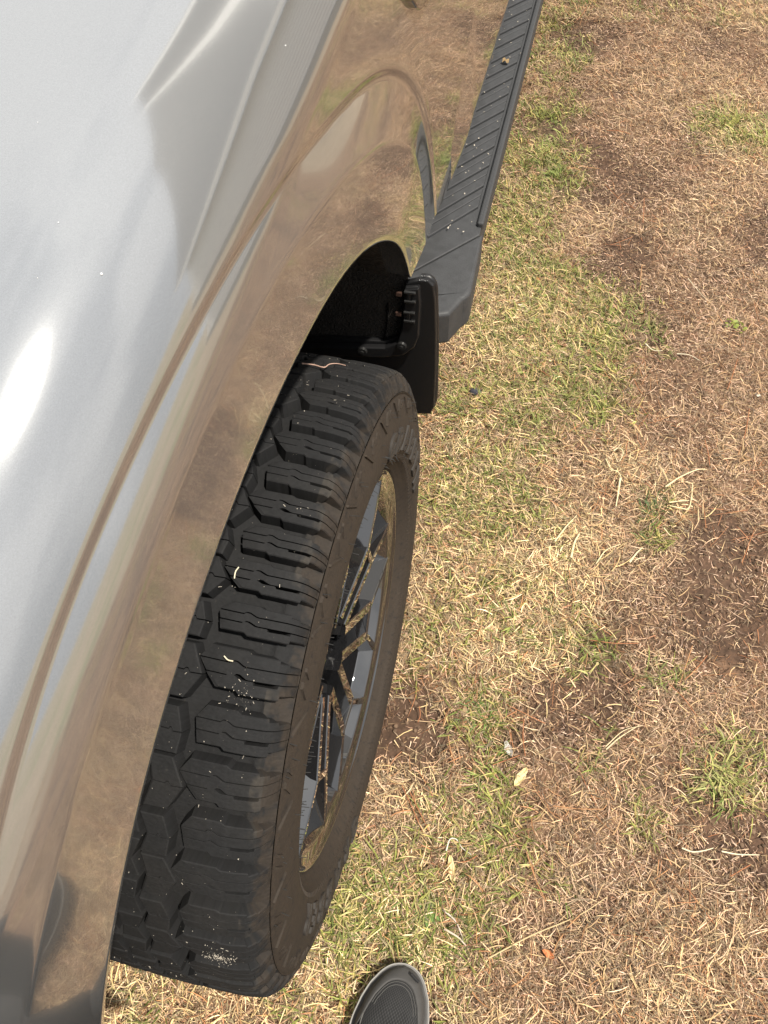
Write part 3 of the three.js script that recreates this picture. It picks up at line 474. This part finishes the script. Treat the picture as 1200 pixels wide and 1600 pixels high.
/* ================= person whose shoe shows at the lower edge ================= */
{
  const man = thing('person', 'person in dark trousers and grey mesh shoes with rubber toe guard at the lower edge', 'person');
  const meshTex = canvasTex(256, 256, (i, j) => { const a = (i >> 2) % 2, b = (j >> 2) % 2, n = vn(i / 2, j / 2, 3); const d = .009 + ((a ^ b) ? .024 : 0) + .014 * n * vn(i / 23, j / 19, 8); return [d, d, d * 1.03]; }); meshTex.repeat.set(1.0, 1.8);
  const upperM = std([1, 1, 1], .95, { map: meshTex, bumpMap: meshTex, bumpScale: .0006 }), guardM = std([.060, .058, .056], .75), soleM = std([.16, .155, .15], .7), darkM = std([.02, .02, .021], .8);
  const shoe = (tx, tz, rot, mirror) => {
    const s = new THREE.Group(); s.name = 'shoe'; man.add(s); s.position.set(tx, .012, tz); s.rotation.y = rot;
    const half = (d) => .0545 * lin([[0, 0], [.0015, .17], [.005, .33], [.010, .46], [.018, .59], [.035, .78], [.055, .90], [.08, .985], [.10, 1], [.16, .86], [.22, .70], [.27, .66], [.29, .5], [.30, 0]], d);
    const ctr = (d) => .006 * mirror * Math.sin(clamp(d / .12, 0, 1) * 1.57) - .004 * mirror;
    const D = [0, .0015, .004, .008, .014, .022, .032, .045, .06, .08, .10, .13, .16, .2, .24, .27, .29, .297, .30];
    const top = (d) => lin([[0, .034], [.02, .047], [.05, .058], [.09, .066], [.13, .085], [.17, .11], [.2, .115], [.3, .10]], d);
    const loftR = (y0, grow, n, yf) => sheet(n, D.length, (u, v, i, j) => { const d = D[j], a = lerp(-1, 1, u) * Math.PI / 2, w = Math.max(half(d) + grow * (d > .0001 && d < .2999 ? 1 : 0), 0), q = yf(u, d); return V(ctr(d) + w * q[0], q[1], d - grow * (1 - ss(0, .02, d))); });
    // sole: side wall, rim on top
    const sole = loftR(0, .003, 9, (u, d) => { const k = u * 8; const pts = [[-.97, 0], [-1, .004], [-1, .024], [-.985, .028], [0, .028], [.985, .028], [1, .024], [1, .004], [.97, 0]]; return pts[Math.round(k)]; });
    mesh('sole', sole, soleM, s);
    const upper = loftR(0, -.003, 25, (u, d) => { const a = u * Math.PI, h = top(d) - .024; return [-Math.cos(a) * .97, .024 + h * Math.pow(Math.sin(a), .62)]; });
    mesh('upper', upper, upperM, s);
    // toe guard: a band of rubber round the toe with a darker slot
    const upH = (x, d) => { const w = Math.max(.97 * (half(d) - .003), .001), q = clamp(Math.abs(x) / w, 0, 1); return .024 + (top(d) - .024) * Math.pow(Math.sqrt(1 - q * q), .62); };
    const guard = sheet(65, 11, (u, v) => { const a = lerp(-1, 1, u), m = Math.abs(a), sg = Math.sign(a), d0 = .0006 + Math.pow(m, 1.9) * .115, x0 = sg * half(d0), wd = .021 * (1 - .62 * m * m) * (sg < 0 && m > .82 ? 1 - .9 * ss(.82, 1, m) : 1), l = Math.hypot(x0, .08 - d0) || 1, x = x0 - x0 / l * wd * v, d = d0 + (.08 - d0) / l * wd * v, h = Math.max(upH(x, d), .028 + .002 * v) + .0030 * Math.pow(Math.sin(Math.PI * clamp(v * .93 + .05, 0, 1)), .4) - (v > .98 ? .003 : 0); return V(ctr(d) + x, h, d); });
    mesh('toe_guard', guard, guardM, s);
    const welt = tube(Array.from({ length: 41 }, (_, i) => { const a = lerp(-1, 1, i / 40), d = Math.pow(Math.abs(a), 2) * .13, sg = Math.sign(a); return V(ctr(d) + sg * (half(d) + .0022), .028, d - .0025 * (1 - Math.abs(a))); }), .0011, 80, 6); mesh('welt', welt, std([.30, .29, .27], .7), s);
    for (const sg of [-1, 1]) { const pp = []; for (let i = 0; i <= 14; i++) { const d = .05 + .16 * i / 14, x = sg * half(d) * lerp(.80, .62, i / 14); pp.push(V(ctr(d) + x, upH(x, d) + .0006, d)); } mesh('piping', tube(pp, .0011, 40, 5), std([.11, .108, .10], .8), s); }
    for (let r = 0; r < 2; r++) { const pp = []; for (let i = 0; i <= 24; i++) { const a = lerp(-.62, .62, i / 24), m = Math.abs(a), d0 = .0006 + Math.pow(m, 1.9) * .115, x0 = Math.sign(a) * half(d0), l = Math.hypot(x0, .08 - d0) || 1, wd = .021 * (1 - .62 * m * m) + .0012 + r * .004, x = x0 - x0 / l * wd, d = d0 + (.08 - d0) / l * wd; pp.push(V(ctr(d) + x, upH(x, d) + .0004, d)); } mesh('stitching', tube(pp, .00055, 48, 4), std([.09, .088, .083], .8), s); }
    const slot = new RoundedBoxGeometry(.016, .004, .004, 2, .001); slot.rotateX(-.7); slot.rotateY(-.5); slot.translate(ctr(.005) + .017, .050, .0125); mesh('slot', slot, darkM, s);
    return s;
  };
  shoe(.247, .316, -.03, -1); shoe(.52, .45, -.18, 1);
  const limb = (bones, res, center, half, mat, name) => {
    const mc = new MarchingCubes(res, mat, false, false, 200000); mc.isolation = 0; const f = mc.field, n = res;
    for (let k = 0; k < n; k++) for (let j = 0; j < n; j++) for (let i = 0; i < n; i++) {
      const p = V((i - n / 2) / (n / 2) * half + center.x, (j - n / 2) / (n / 2) * half + center.y, (k - n / 2) / (n / 2) * half + center.z); let d = 9;
      for (const [a, b, ra, rb] of bones) { const ab = b.clone().sub(a), t = clamp(p.clone().sub(a).dot(ab) / ab.lengthSq(), 0, 1), q = p.distanceTo(a.clone().addScaledVector(ab, t)) - lerp(ra, rb, t), h = clamp(.5 + .5 * (d - q) / .04, 0, 1); d = lerp(d, q, h) - .04 * h * (1 - h); }
      f[k * n * n + j * n + i] = -d;
    }
    mc.update(); const c = mc.count, pa = mc.positionArray.slice(0, c * 3), na = mc.normalArray.slice(0, c * 3), g = new THREE.BufferGeometry();
    for (let i = 0; i < c; i++) { pa[i * 3] = pa[i * 3] * half + center.x; pa[i * 3 + 1] = pa[i * 3 + 1] * half + center.y; pa[i * 3 + 2] = pa[i * 3 + 2] * half + center.z; }
    g.setAttribute('position', new THREE.BufferAttribute(pa, 3)); g.setAttribute('normal', new THREE.BufferAttribute(na, 3)); g.setAttribute('uv', new THREE.Float32BufferAttribute(new Float32Array(c * 2), 2));
    return mesh(name, g, mat, man);
  };
  const cloth = std([.06, .06, .062], .95), jacket = std([.20, .195, .19], .95), skin = std([.45, .28, .2], .6), hair = std([.03, .02, .015], .9);
  limb([[V(.255, .09, .575), V(.31, .48, .70), .058, .07], [V(.31, .48, .70), V(.37, .90, .88), .075, .10], [V(.55, .09, .72), V(.56, .48, .76), .058, .07], [V(.56, .48, .76), V(.53, .90, .89), .075, .10], [V(.39, .93, .895), V(.53, .93, .895), .12, .12]], 64, V(.42, .52, .76), .58, cloth, 'trousers');
  limb([[V(.46, .95, .90), V(.46, 1.35, .94), .14, .16], [V(.30, 1.42, .94), V(.62, 1.42, .94), .07, .07], [V(.26, 1.40, .94), V(.23, 1.15, .88), .055, .045], [V(.23, 1.15, .88), V(.28, 1.27, .72), .045, .035], [V(.66, 1.40, .94), V(.68, 1.15, .88), .055, .045], [V(.68, 1.15, .88), V(.50, 1.25, .72), .045, .035]], 64, V(.46, 1.2, .86), .42, jacket, 'jacket');
  limb([[V(.46, 1.44, .93), V(.46, 1.54, .91), .055, .055], [V(.46, 1.63, .89), V(.46, 1.71, .91), .075, .085], [V(.46, 1.57, .845), V(.46, 1.59, .86), .03, .04], [V(.46, 1.635, .81), V(.46, 1.61, .802), .008, .013]], 56, V(.46, 1.6, .88), .22, skin, 'head');
  limb([[V(.46, 1.74, .925), V(.46, 1.66, .98), .085, .06]], 40, V(.46, 1.7, .94), .18, hair, 'hair');
}

/* ================= lawn ================= */
const P4 = V(0, 1, 0);
function bladeInto(pos, nor, col, idx, o, dirA, len, w, lift, curl, c, seg = 3, tw = 0) {   // a thin bent blade with two faces worth of width
  const dx = Math.cos(dirA), dz = Math.sin(dirA); let x = o.x, y = o.y, z = o.z, el = lift, az = dirA; const b0 = pos.length / 3;
  for (let i = 0; i <= seg; i++) {
    const t = i / seg, ww = w * (i === seg ? .15 : 1 - .35 * t) * .5, px = -Math.sin(az + tw), pz = Math.cos(az + tw), tilt = .35;
    pos.push(x + px * ww, y + ww * tilt, z + pz * ww, x - px * ww, y - ww * tilt, z - pz * ww); for (let k = 0; k < 2; k++) { col.push(c[0], c[1], c[2]); nor.push(-Math.sin(el) * Math.cos(az), Math.cos(el), -Math.sin(el) * Math.sin(az)); }
    const s = len / seg; x += Math.cos(el) * Math.cos(az) * s; y += Math.sin(el) * s; z += Math.cos(el) * Math.sin(az) * s; el -= curl / seg; az += tw * .3;
  }
  for (let i = 0; i < seg; i++) { const a = b0 + i * 2; idx.push(a, a + 1, a + 2, a + 1, a + 3, a + 2); }
}
function clump(n, f) {
  const pos = [], nor = [], col = [], idx = []; for (let i = 0; i < n; i++) f(pos, nor, col, idx, i);
  const g = new THREE.BufferGeometry(); g.setAttribute('position', new THREE.Float32BufferAttribute(pos, 3)); g.setAttribute('color', new THREE.Float32BufferAttribute(col, 3)); g.setAttribute('uv', new THREE.Float32BufferAttribute(new Array(pos.length / 3 * 2).fill(0), 2)); g.setIndex(idx); g.computeVertexNormals(); return g;
}
const bladeM = std([1, 1, 1], .75, { vertexColors: true });
const greenM = phys([1, 1, 1], .65, { vertexColors: true });
const vary = (c, a) => { const k = 1 + a * (rnd() - .5) * 2; return [c[0] * k * rr(.93, 1.07), c[1] * k, c[2] * k * rr(.85, 1.15)]; };
const bow = (c, a, k) => vary([c[0] * k, c[1] * k, c[2] * k], a);
const greenClumps = [0, 1, 2, 3].map(() => clump(11, (p, n, c, ix) => bladeInto(p, n, c, ix, V(rr(-.018, .018), -.002, rr(-.018, .018)), rr(0, 6.28), rr(.016, .042), rr(.0014, .0028), rr(.3, 1.2), rr(.4, 1.6), rnd() < .28 ? vary([1.9, 1.5, 2.2], .25) : vary([1, 1, 1], .5), 3, rr(-.5, .5))));
const strawClumps = [0, 1, 2, 3, 4, 5].map(() => clump(9, (p, n, c, ix) => bladeInto(p, n, c, ix, V(rr(-.03, .03), rr(.001, .010), rr(-.03, .03)), rr(0, 6.28), rr(.010, .042), rr(.0006, .0017) * (rnd() < .08 ? 1.6 : 1), rr(-.1, .5), rr(-.5, 1.5), bow([1, 1, 1], .25, rnd() < .42 ? rr(.25, .6) : rr(.9, 1.6)), 3, rr(-1.2, 1.2))));
const litterClumps = [0, 1, 2, 3].map(() => clump(16, (p, n, c, ix) => bladeInto(p, n, c, ix, V(rr(-.03, .03), rr(0, .005), rr(-.03, .03)), rr(0, 6.28), rr(.004, .016), rr(.0006, .0018), rr(-.3, .5), rr(-.8, .8), vary([1, 1, 1], .6), 2, rr(-1, 1))));
const needleClumps = [0, 1].map(() => clump(3, (p, n, c, ix) => { bladeInto(p, n, c, ix, V(rr(-.03, .03), rr(.002, .01), rr(-.03, .03)), rr(0, 6.28), rr(.03, .08), .0011, rr(-.02, .1), rr(-.2, .4), vary([1, 1, 1], .3), 4, rr(-.15, .15)); }));
function scatter(name, clumps, mat, N, accept, colour, label, category) {
  const lists = clumps.map(() => []), M = new THREE.Matrix4(), q = new THREE.Quaternion(), e = new THREE.Euler();
  for (const [area, n] of [[AREA, N], [WIDE, N * .45]]) for (let i = 0; i < n; i++) {
    const x = rr(area[0], area[1]), z = rr(area[2], area[3]), k = accept(x, z); if (rnd() > k) continue;
    if (Math.abs(x - .247) < .05 && z > .325 && z < .62) continue;
    const sc = rr(.7, 1.25); e.set(rr(-.15, .15), rr(0, 6.28), rr(-.15, .15)); q.setFromEuler(e);
    lists[Math.floor(rnd() * clumps.length)].push([V(x, hGround(x, z) + .001, z), q.clone(), sc, colour(x, z)]);
  }
  const gr = new THREE.Group(); gr.name = name; gr.userData = { kind: 'stuff', label, category }; scene.add(gr);
  clumps.forEach((g, c) => { const L = lists[c], im = new THREE.InstancedMesh(g, mat, L.length); im.name = name + '_blades'; L.forEach(([p, qq, s, col], i) => { M.compose(p, qq, V(s, s, s)); im.setMatrixAt(i, M); im.setColorAt(i, col); }); both(im); gr.add(im); });
}
const AREA = [-.5, 1.15, -3.45, .8], WIDE = [1.15, 3.2, -3.3, 1.6];
scatter('dead_grass', strawClumps, bladeM, 70000, (x, z) => clamp(.46 + .8 * brightAt(x, z) - .80 * bareAt(x, z), .03, 1), (x, z) => { const b = clamp(brightAt(x, z), 0, 1), k = rr(.60, 1.12) * lerp(.90, 1.24, b), r = rnd(); return r < .15 ? rgb(.36 * k, .18 * k, .085 * k) : r < .4 ? rgb(.46 * k, .30 * k, .175 * k) : rgb(lerp(.56, .68, b) * k, lerp(.39, .53, b) * k, lerp(.24, .295, b) * k); }, 'dry straw coloured dead grass matted over the lawn', 'dead grass');
scatter('grass', greenClumps, greenM, 42000, (x, z) => clamp(1.2 * greenAt(x, z), 0, 1) * (1 - .6 * clamp(bareAt(x, z), 0, 1)), (x, z) => { const k = rr(.65, 1.25), y = rr(0, 1); return rgb(lerp(.11, .29, y) * k, lerp(.15, .29, y) * k, lerp(.03, .075, y) * k); }, 'short green grass growing through the dead lawn', 'grass');
scatter('litter', litterClumps, bladeM, 72000, (x, z) => clamp((.8 - .5 * bareAt(x, z)) * lerp(.45, 1.15, ss(.35, .62, fbm(x * 6, z * 6, 21))), .10, 1), (x, z) => { const k = rr(.5, 1.2), r = rnd(); return r < .3 ? rgb(.21 * k, .11 * k, .055 * k) : r < .55 ? rgb(.38 * k, .24 * k, .14 * k) : rgb(.66 * k, .465 * k, .30 * k); }, 'fine chopped straw and clippings scattered over the soil', 'litter');
scatter('needle_litter', needleClumps, bladeM, 900, () => .5, () => { const k = rr(.6, 1.1); return rgb(.42 * k, .17 * k, .07 * k); }, 'thin reddish pine needles strewn across the lawn', 'needle litter');

{
  const crumbM = std([1, 1, 1], 1), crumbs = [0, 1, 2].map(() => { const g = new THREE.IcosahedronGeometry(1, 1), q = g.attributes.position; for (let i = 0; i < q.count; i++) { const k = .7 + .6 * vn(q.getX(i) * 1.7 + 9, q.getY(i) * 1.7, q.getZ(i) * 1.7); q.setXYZ(i, q.getX(i) * k, q.getY(i) * k * .8, q.getZ(i) * k); } g.computeVertexNormals(); return g; });
  const gr = new THREE.Group(); gr.name = 'soil_crumbs'; gr.userData = { kind: 'stuff', label: 'brown crumbs of soil lying on the bare patches', category: 'soil' }; scene.add(gr);
  const L = crumbs.map(() => []), M = new THREE.Matrix4(), q = new THREE.Quaternion(), e = new THREE.Euler();
  for (let i = 0; i < 60000; i++) { const x = rr(-.4, 1.1), z = rr(-3.4, .7), b = bareAt(x, z); if (rnd() > .06 + .9 * b) continue; const s = .0009 + .0042 * rnd() ** 3; e.set(rr(0, 6), rr(0, 6), rr(0, 6)); q.setFromEuler(e); M.compose(V(x, hGround(x, z) + s * .3, z), q, V(s, s, s)); const k = rr(.5, 1.3); L[i % 3].push([M.clone(), rgb(.17 * k, .11 * k, .07 * k)]); }
  crumbs.forEach((g, c) => { const im = new THREE.InstancedMesh(g, crumbM, L[c].length); im.name = 'crumb'; L[c].forEach(([m, col], i) => { im.setMatrixAt(i, m); im.setColorAt(i, col); }); both(im); gr.add(im); });
}

/* ---------- single things on the lawn ---------- */
const curve3 = (pts, lift) => pts.map(([u, v], i) => { const p = G(u, v, .012); p.y = hGround(p.x, p.z) + lift + .004 * Math.sin(i * 2.1 + u); return p; });
// pine needles that can be picked out
{
  const L = [[863, 1261, 940, 1266], [628, 1228, 660, 1300], [641, 1240, 672, 1302], [700, 1150, 712, 1196], [901, 33, 916, 14], [916, 52, 934, 73], [855, 87, 874, 68], [1006, 311, 1004, 350], [944, 290, 990, 329], [881, 245, 937, 262], [948, 205, 985, 212], [892, 431, 920, 463], [1002, 418, 1001, 452], [1151, 564, 1137, 608], [825, 568, 874, 600], [934, 571, 969, 610], [990, 596, 1004, 617], [920, 999, 997, 1006], [1081, 1010, 1062, 1070], [1105, 1024, 1070, 1062], [1046, 1069, 1088, 1118], [888, 888, 900, 940], [770, 1195, 812, 1180], [818, 1125, 820, 1183], [822, 1330, 852, 1410], [830, 1345, 848, 1395], [1140, 1370, 1175, 1350], [695, 1398, 704, 1420], [655, 1105, 653, 1128], [715, 1348, 745, 1338], [865, 1490, 880, 1460], [980, 690, 978, 715], [1100, 690, 1108, 730], [905, 1430, 885, 1450], [960, 460, 930, 440], [1170, 640, 1160, 690]];
  L.forEach(([a, b, c, d], i) => { const m = [(a + c) / 2 + rr(-3, 3), (b + d) / 2 + rr(-3, 3)], o = mesh('pine_needle', tube(curve3([[a, b], m, [c, d]], .016), .00085, 8, 4), std(i % 3 ? [.42, .17, .075] : [.5, .26, .12], .7)); tag(o, 'orange brown dry pine needle lying on the lawn', 'pine needle', 'pine needles on the lawn'); });
}
// pale stalks of dry grass
{
  const stalk = (pts, r, c, label) => tag(mesh('straw_stalk', tube(curve3(pts, .018), r, 20, 5, .5), std(c, .7)), label, 'straw stalk');
  stalk([[1038, 764], [1060, 749], [1090, 737], [1104, 735]], .0022, [.72, .60, .36], 'thick pale dry stalk above the dark green tufts');
  stalk([[1044, 788], [1060, 785], [1076, 783]], .002, [.7, .58, .34], 'short pale stalk just right of the dark green tuft');
  stalk([[1045, 794], [1062, 798], [1074, 797], [1080, 778], [1082, 755]], .0017, [.72, .6, .36], 'bent pale stalk shaped like a hook beside the green tufts');
  stalk([[947, 716], [954, 736], [966, 742], [972, 752]], .0017, [.72, .62, .38], 'pale curved stalk beside the pale curl');
  stalk([[958, 707], [965, 702], [972, 710], [966, 722], [960, 714]], .0015, [.72, .62, .38], 'pale dry blade curled into a small loop');
  stalk([[968, 750], [965, 775], [962, 792]], .0026, [.72, .62, .38], 'broad pale blade pointing down below the curl');
  stalk([[1064, 1326], [1080, 1332], [1098, 1330], [1113, 1326]], .0015, [.75, .66, .45], 'whitish arched stalk on the lawn near the right edge');
  stalk([[1126, 1331], [1150, 1335], [1186, 1336]], .0014, [.75, .66, .45], 'whitish straight stalk at the right edge of the frame');
  stalk([[764, 1497], [830, 1462], [905, 1430], [948, 1402]], .0013, [.58, .44, .24], 'long thin golden stalk running up to the right in front');
  stalk([[1074, 438], [1090, 456], [1104, 473]], .0013, [.62, .52, .36], 'short straight pale stick lying on bare soil');
  stalk([[1007, 541], [1020, 548], [1034, 552]], .0016, [.7, .62, .45], 'small pale curved twig on the brown patch');
  stalk([[1056, 557], [1075, 559], [1092, 566]], .0014, [.66, .58, .42], 'thin pale curved twig right of the brown patch');
  stalk([[947, 1171], [965, 1155], [998, 1134]], .0014, [.66, .55, .34], 'pale forked stalk crossing the clippings');
  stalk([[945, 1168], [975, 1142], [1002, 1136]], .0011, [.66, .55, .34], 'thin stalk lying along the forked stalk');
  stalk([[697, 1330], [703, 1313], [712, 1312], [722, 1325], [736, 1336]], .0013, [.7, .66, .56], 'greyish bent blade arched above the pale leaf');
  stalk([[692, 1422], [712, 1440], [724, 1470]], .0017, [.6, .5, .42], 'pinkish dry stem end beside the green rosette');
  stalk([[694, 1452], [715, 1465], [728, 1478]], .002, [.66, .52, .42], 'thick cut dry stem below the green rosette');
  stalk([[866, 848], [884, 826], [900, 808]], .0021, [.70, .60, .36], 'long pale blade leaning left in the straw patch');
  stalk([[892, 872], [897, 850], [904, 838]], .003, [.74, .64, .38], 'broadest pale blade in the straw patch');
  stalk([[930, 884], [946, 862], [968, 852]], .0018, [.70, .60, .36], 'pale blade leaning right beside the straw patch');
  stalk([[982, 882], [994, 866], [1002, 859]], .0024, [.72, .62, .38], 'short broad pale blade right of the straw patch');
  stalk([[1036, 828], [1044, 838], [1049, 838]], .0016, [.72, .62, .38], 'small pale blade by the lower green tuft');
  stalk([[526, 1556], [552, 1536], [558, 1530]], .0012, [.7, .56, .34], 'thin pale blade at the left side of the shoe');
  stalk([[556, 1532], [553, 1552], [562, 1548], [574, 1532]], .0013, [.72, .58, .36], 'hooked pale blade touching the shoe toe');
}
// leaves, stone, plants
function leaf(name, u, v, L, w, ang, c, curl, label) {
  const g = sheet(7, 9, (a, b) => { const s = a - .5, t = b - .5, ww = w * Math.pow(Math.max(0, Math.sin(Math.PI * clamp(b * .94 + .03, 0, 1))), .7) * (1 + .15 * Math.sin(b * 17)); return V(s * ww, curl * (4 * s * s) * w * .6 + curl * .25 * L * t * t + .0015 * Math.sin(a * 9 + b * 8), t * L); });
  const o = mesh(name, g, std(c, .7)); const p = G(u, v, .022); o.position.set(p.x, hGround(p.x, p.z) + .010, p.z); o.rotation.set(rr(-.15, .15), ang, rr(-.2, .2)); return tag(o, label, name.replace('_', ' '));
}
leaf('dry_leaf', 795, 1166, .028, .013, .5, [.5, .48, .45], .5, 'small curled grey white dry leaf above the cream leaf');
leaf('dry_leaf', 815, 1211, .038, .014, -.45, [.72, .58, .30], .25, 'cream yellow dry leaf lying below the grey curled leaf');
leaf('dry_leaf', 706, 1356, .042, .012, .3, [.7, .57, .30], .3, 'narrow pale yellow leaf under the arched grey blade');
leaf('dry_leaf', 878, 533, .03, .018, .8, [.5, .29, .18], .4, 'pinkish brown dead leaf in the green grass');
leaf('dry_leaf', 858, 1490, .020, .010, 1.2, [.55, .22, .09], .6, 'orange dead leaf fragment near the lower edge');
leaf('dry_leaf', 842, 432, .012, .010, .2, [.5, .22, .10], .5, 'tiny orange leaf scrap in the upper green grass');
leaf('dry_leaf', 816, 474, .022, .010, 1.4, [.72, .62, .48], .3, 'small whitish leaf scrap left of the green patch');
leaf('dry_leaf', 1188, 610, .014, .008, 1.2, [.72, .66, .55], .3, 'small white scrap close to the right edge');
{
  const p = G(742, 614, .012), g = new THREE.IcosahedronGeometry(.012, 3), q = g.attributes.position; for (let i = 0; i < q.count; i++) { const k = 1 + .5 * (fbm(q.getX(i) * 110 + 5, q.getY(i) * 110, q.getZ(i) * 110, 3) - .5); q.setXYZ(i, q.getX(i) * k * 1.25, q.getY(i) * k * .7, q.getZ(i) * k * .8); } g.computeVertexNormals();
  const o = mesh('stone', g, phys([.05, .05, .062], .35)); o.position.set(p.x, .016, p.z); tag(o, 'small dark bluish stone in the grass by the mud flap', 'stone');
  const pl = G(665, 1420, .02), w = thing('weed', 'bright green leafy rosette weed near the shoe', 'weed'); w.position.set(pl.x, hGround(pl.x, pl.z), pl.z);
  for (let k = 0; k < 22; k++) { const a = k * 2.4, L = .016 + .018 * (k % 3) / 2 + .006 * rnd(), el = .15 + .7 * (1 - k / 22 * .4) * rnd(); const c = rr(.7, 1.2); const g2 = sheet(3, 6, (u, v) => { const s = (u - .5) * .0055 * Math.sin(Math.PI * clamp(v * .9 + .08, 0, 1)), e = el - v * .8, r = L * v; return V(r * Math.cos(a) - s * Math.sin(a), .006 + L * (Math.sin(el) * v - .35 * v * v) + Math.abs(u - .5) * .002, r * Math.sin(a) + s * Math.cos(a)); }); mesh('leaf', g2, std([.13 * c, .22 * c, .045 * c], .6), w); }
  const cl = G(1148, 510, .012), cw = thing('weed', 'small yellow green clover patch at right on the brown lawn', 'weed'); cw.position.set(cl.x, hGround(cl.x, cl.z), cl.z);
  for (let k = 0; k < 26; k++) { const a = rr(0, 6.28), r = .024 * Math.sqrt(rnd()), c = rr(.6, 1.2), g2 = new THREE.CircleGeometry(rr(.0025, .005), 8); g2.rotateX(-Math.PI / 2 + rr(-.5, .5)); g2.rotateZ(rr(-.4, .4)); g2.translate(r * Math.cos(a) * 1.2, rr(.008, .016), r * Math.sin(a)); mesh('leaf', g2, std([.2 * c, .24 * c, .03 * c], .6), cw); }
  const tuft = (u, v, n, R, L, c, label) => { const q2 = G(u, v, .015), g2 = clump(n, (p2, nn, cc, ix) => bladeInto(p2, nn, cc, ix, V(R * rr(-.6, .6), 0, R * rr(-.6, .6)), rr(0, 6.28), L * rr(.6, 1.1), rr(.0014, .003), rr(.35, 1.2), rr(.5, 1.5), vary(c, .35), 4, rr(-.4, .4))); const o = mesh('grass_tuft', g2, greenM); o.position.set(q2.x, hGround(q2.x, q2.z), q2.z); tag(o, label, 'grass tuft'); };
  tuft(1018, 796, 40, .03, .045, [.07, .12, .03], 'dark green grass tuft left of the hooked stalk');
  tuft(1045, 778, 26, .02, .03, [.09, .14, .03], 'smaller dark green tuft under the thick pale stalk');
  tuft(1014, 846, 30, .025, .03, [.10, .15, .03], 'dark green tuft below the pair of tufts at right');
  tuft(1140, 190, 120, .05, .05, [.30, .32, .07], 'yellow green grass tuft at the upper right');
  tuft(1192, 218, 60, .04, .045, [.32, .32, .08], 'yellow green tuft cut by the right edge');
  tuft(1130, 1212, 90, .04, .05, [.36, .36, .12], 'pale yellowish grass tuft at the right edge below the bare soil');
  tuft(752, 1112, 60, .035, .04, [.11, .17, .035], 'fresh green tuft beside the lower part of the tyre');
  tuft(868, 268, 70, .04, .045, [.20, .24, .06], 'green tuft beside the dark bare soil near the step');
  // strand lying over the back of the tyre, and a bit on the tread
  const rp = (u, v, r) => { const d = rayDir(u, v).normalize(), o = CAM.clone(); o.y -= .395; const A = d.y * d.y + d.z * d.z, B = o.y * d.y + o.z * d.z, C = o.y * o.y + o.z * o.z - r * r, D = B * B - A * C; return CAM.clone().addScaledVector(d, (-B - Math.sqrt(Math.max(0, D))) / A); };
  tag(mesh('root_strand', tube([[472, 568], [490, 570], [506, 574], [515, 569], [526, 568], [540, 571]].map(([u, v]) => rp(u, v, .4085)), .0010, 24, 5, .5), std([.5, .33, .26], .8)), 'thin reddish root strand lying across the top of the tyre', 'strand');
  tag(mesh('straw_bit', tube([[366, 904], [368, 893], [373, 886]].map(([u, v]) => rp(u, v, .4065)), .0007, 8, 4), std([.75, .68, .5], .8)), 'short curved straw bit on the tread edge in mid tyre', 'straw');
  tag(mesh('straw_bit', tube([[350, 1025], [356, 1031], [364, 1033]].map(([u, v]) => rp(u, v, .4065)), .0007, 8, 4), std([.75, .68, .5], .8)), 'short bowed straw bit on a tread lug below the other bit', 'straw');
  const dl = G(790, 97, .4365); const lf = mesh('dry_leaf', sheet(5, 5, (a, b) => V((a - .5) * .016, .004 * Math.sin(a * 7 + b * 5) + .004, (b - .5) * .016 * (.5 + .5 * Math.sin(a * 3)))), std([.25, .17, .08], .8)); lf.position.copy(dl); tag(lf, 'crumpled brown leaf scrap lying on the step', 'dry leaf');
}
renderer.render(scene, camera);
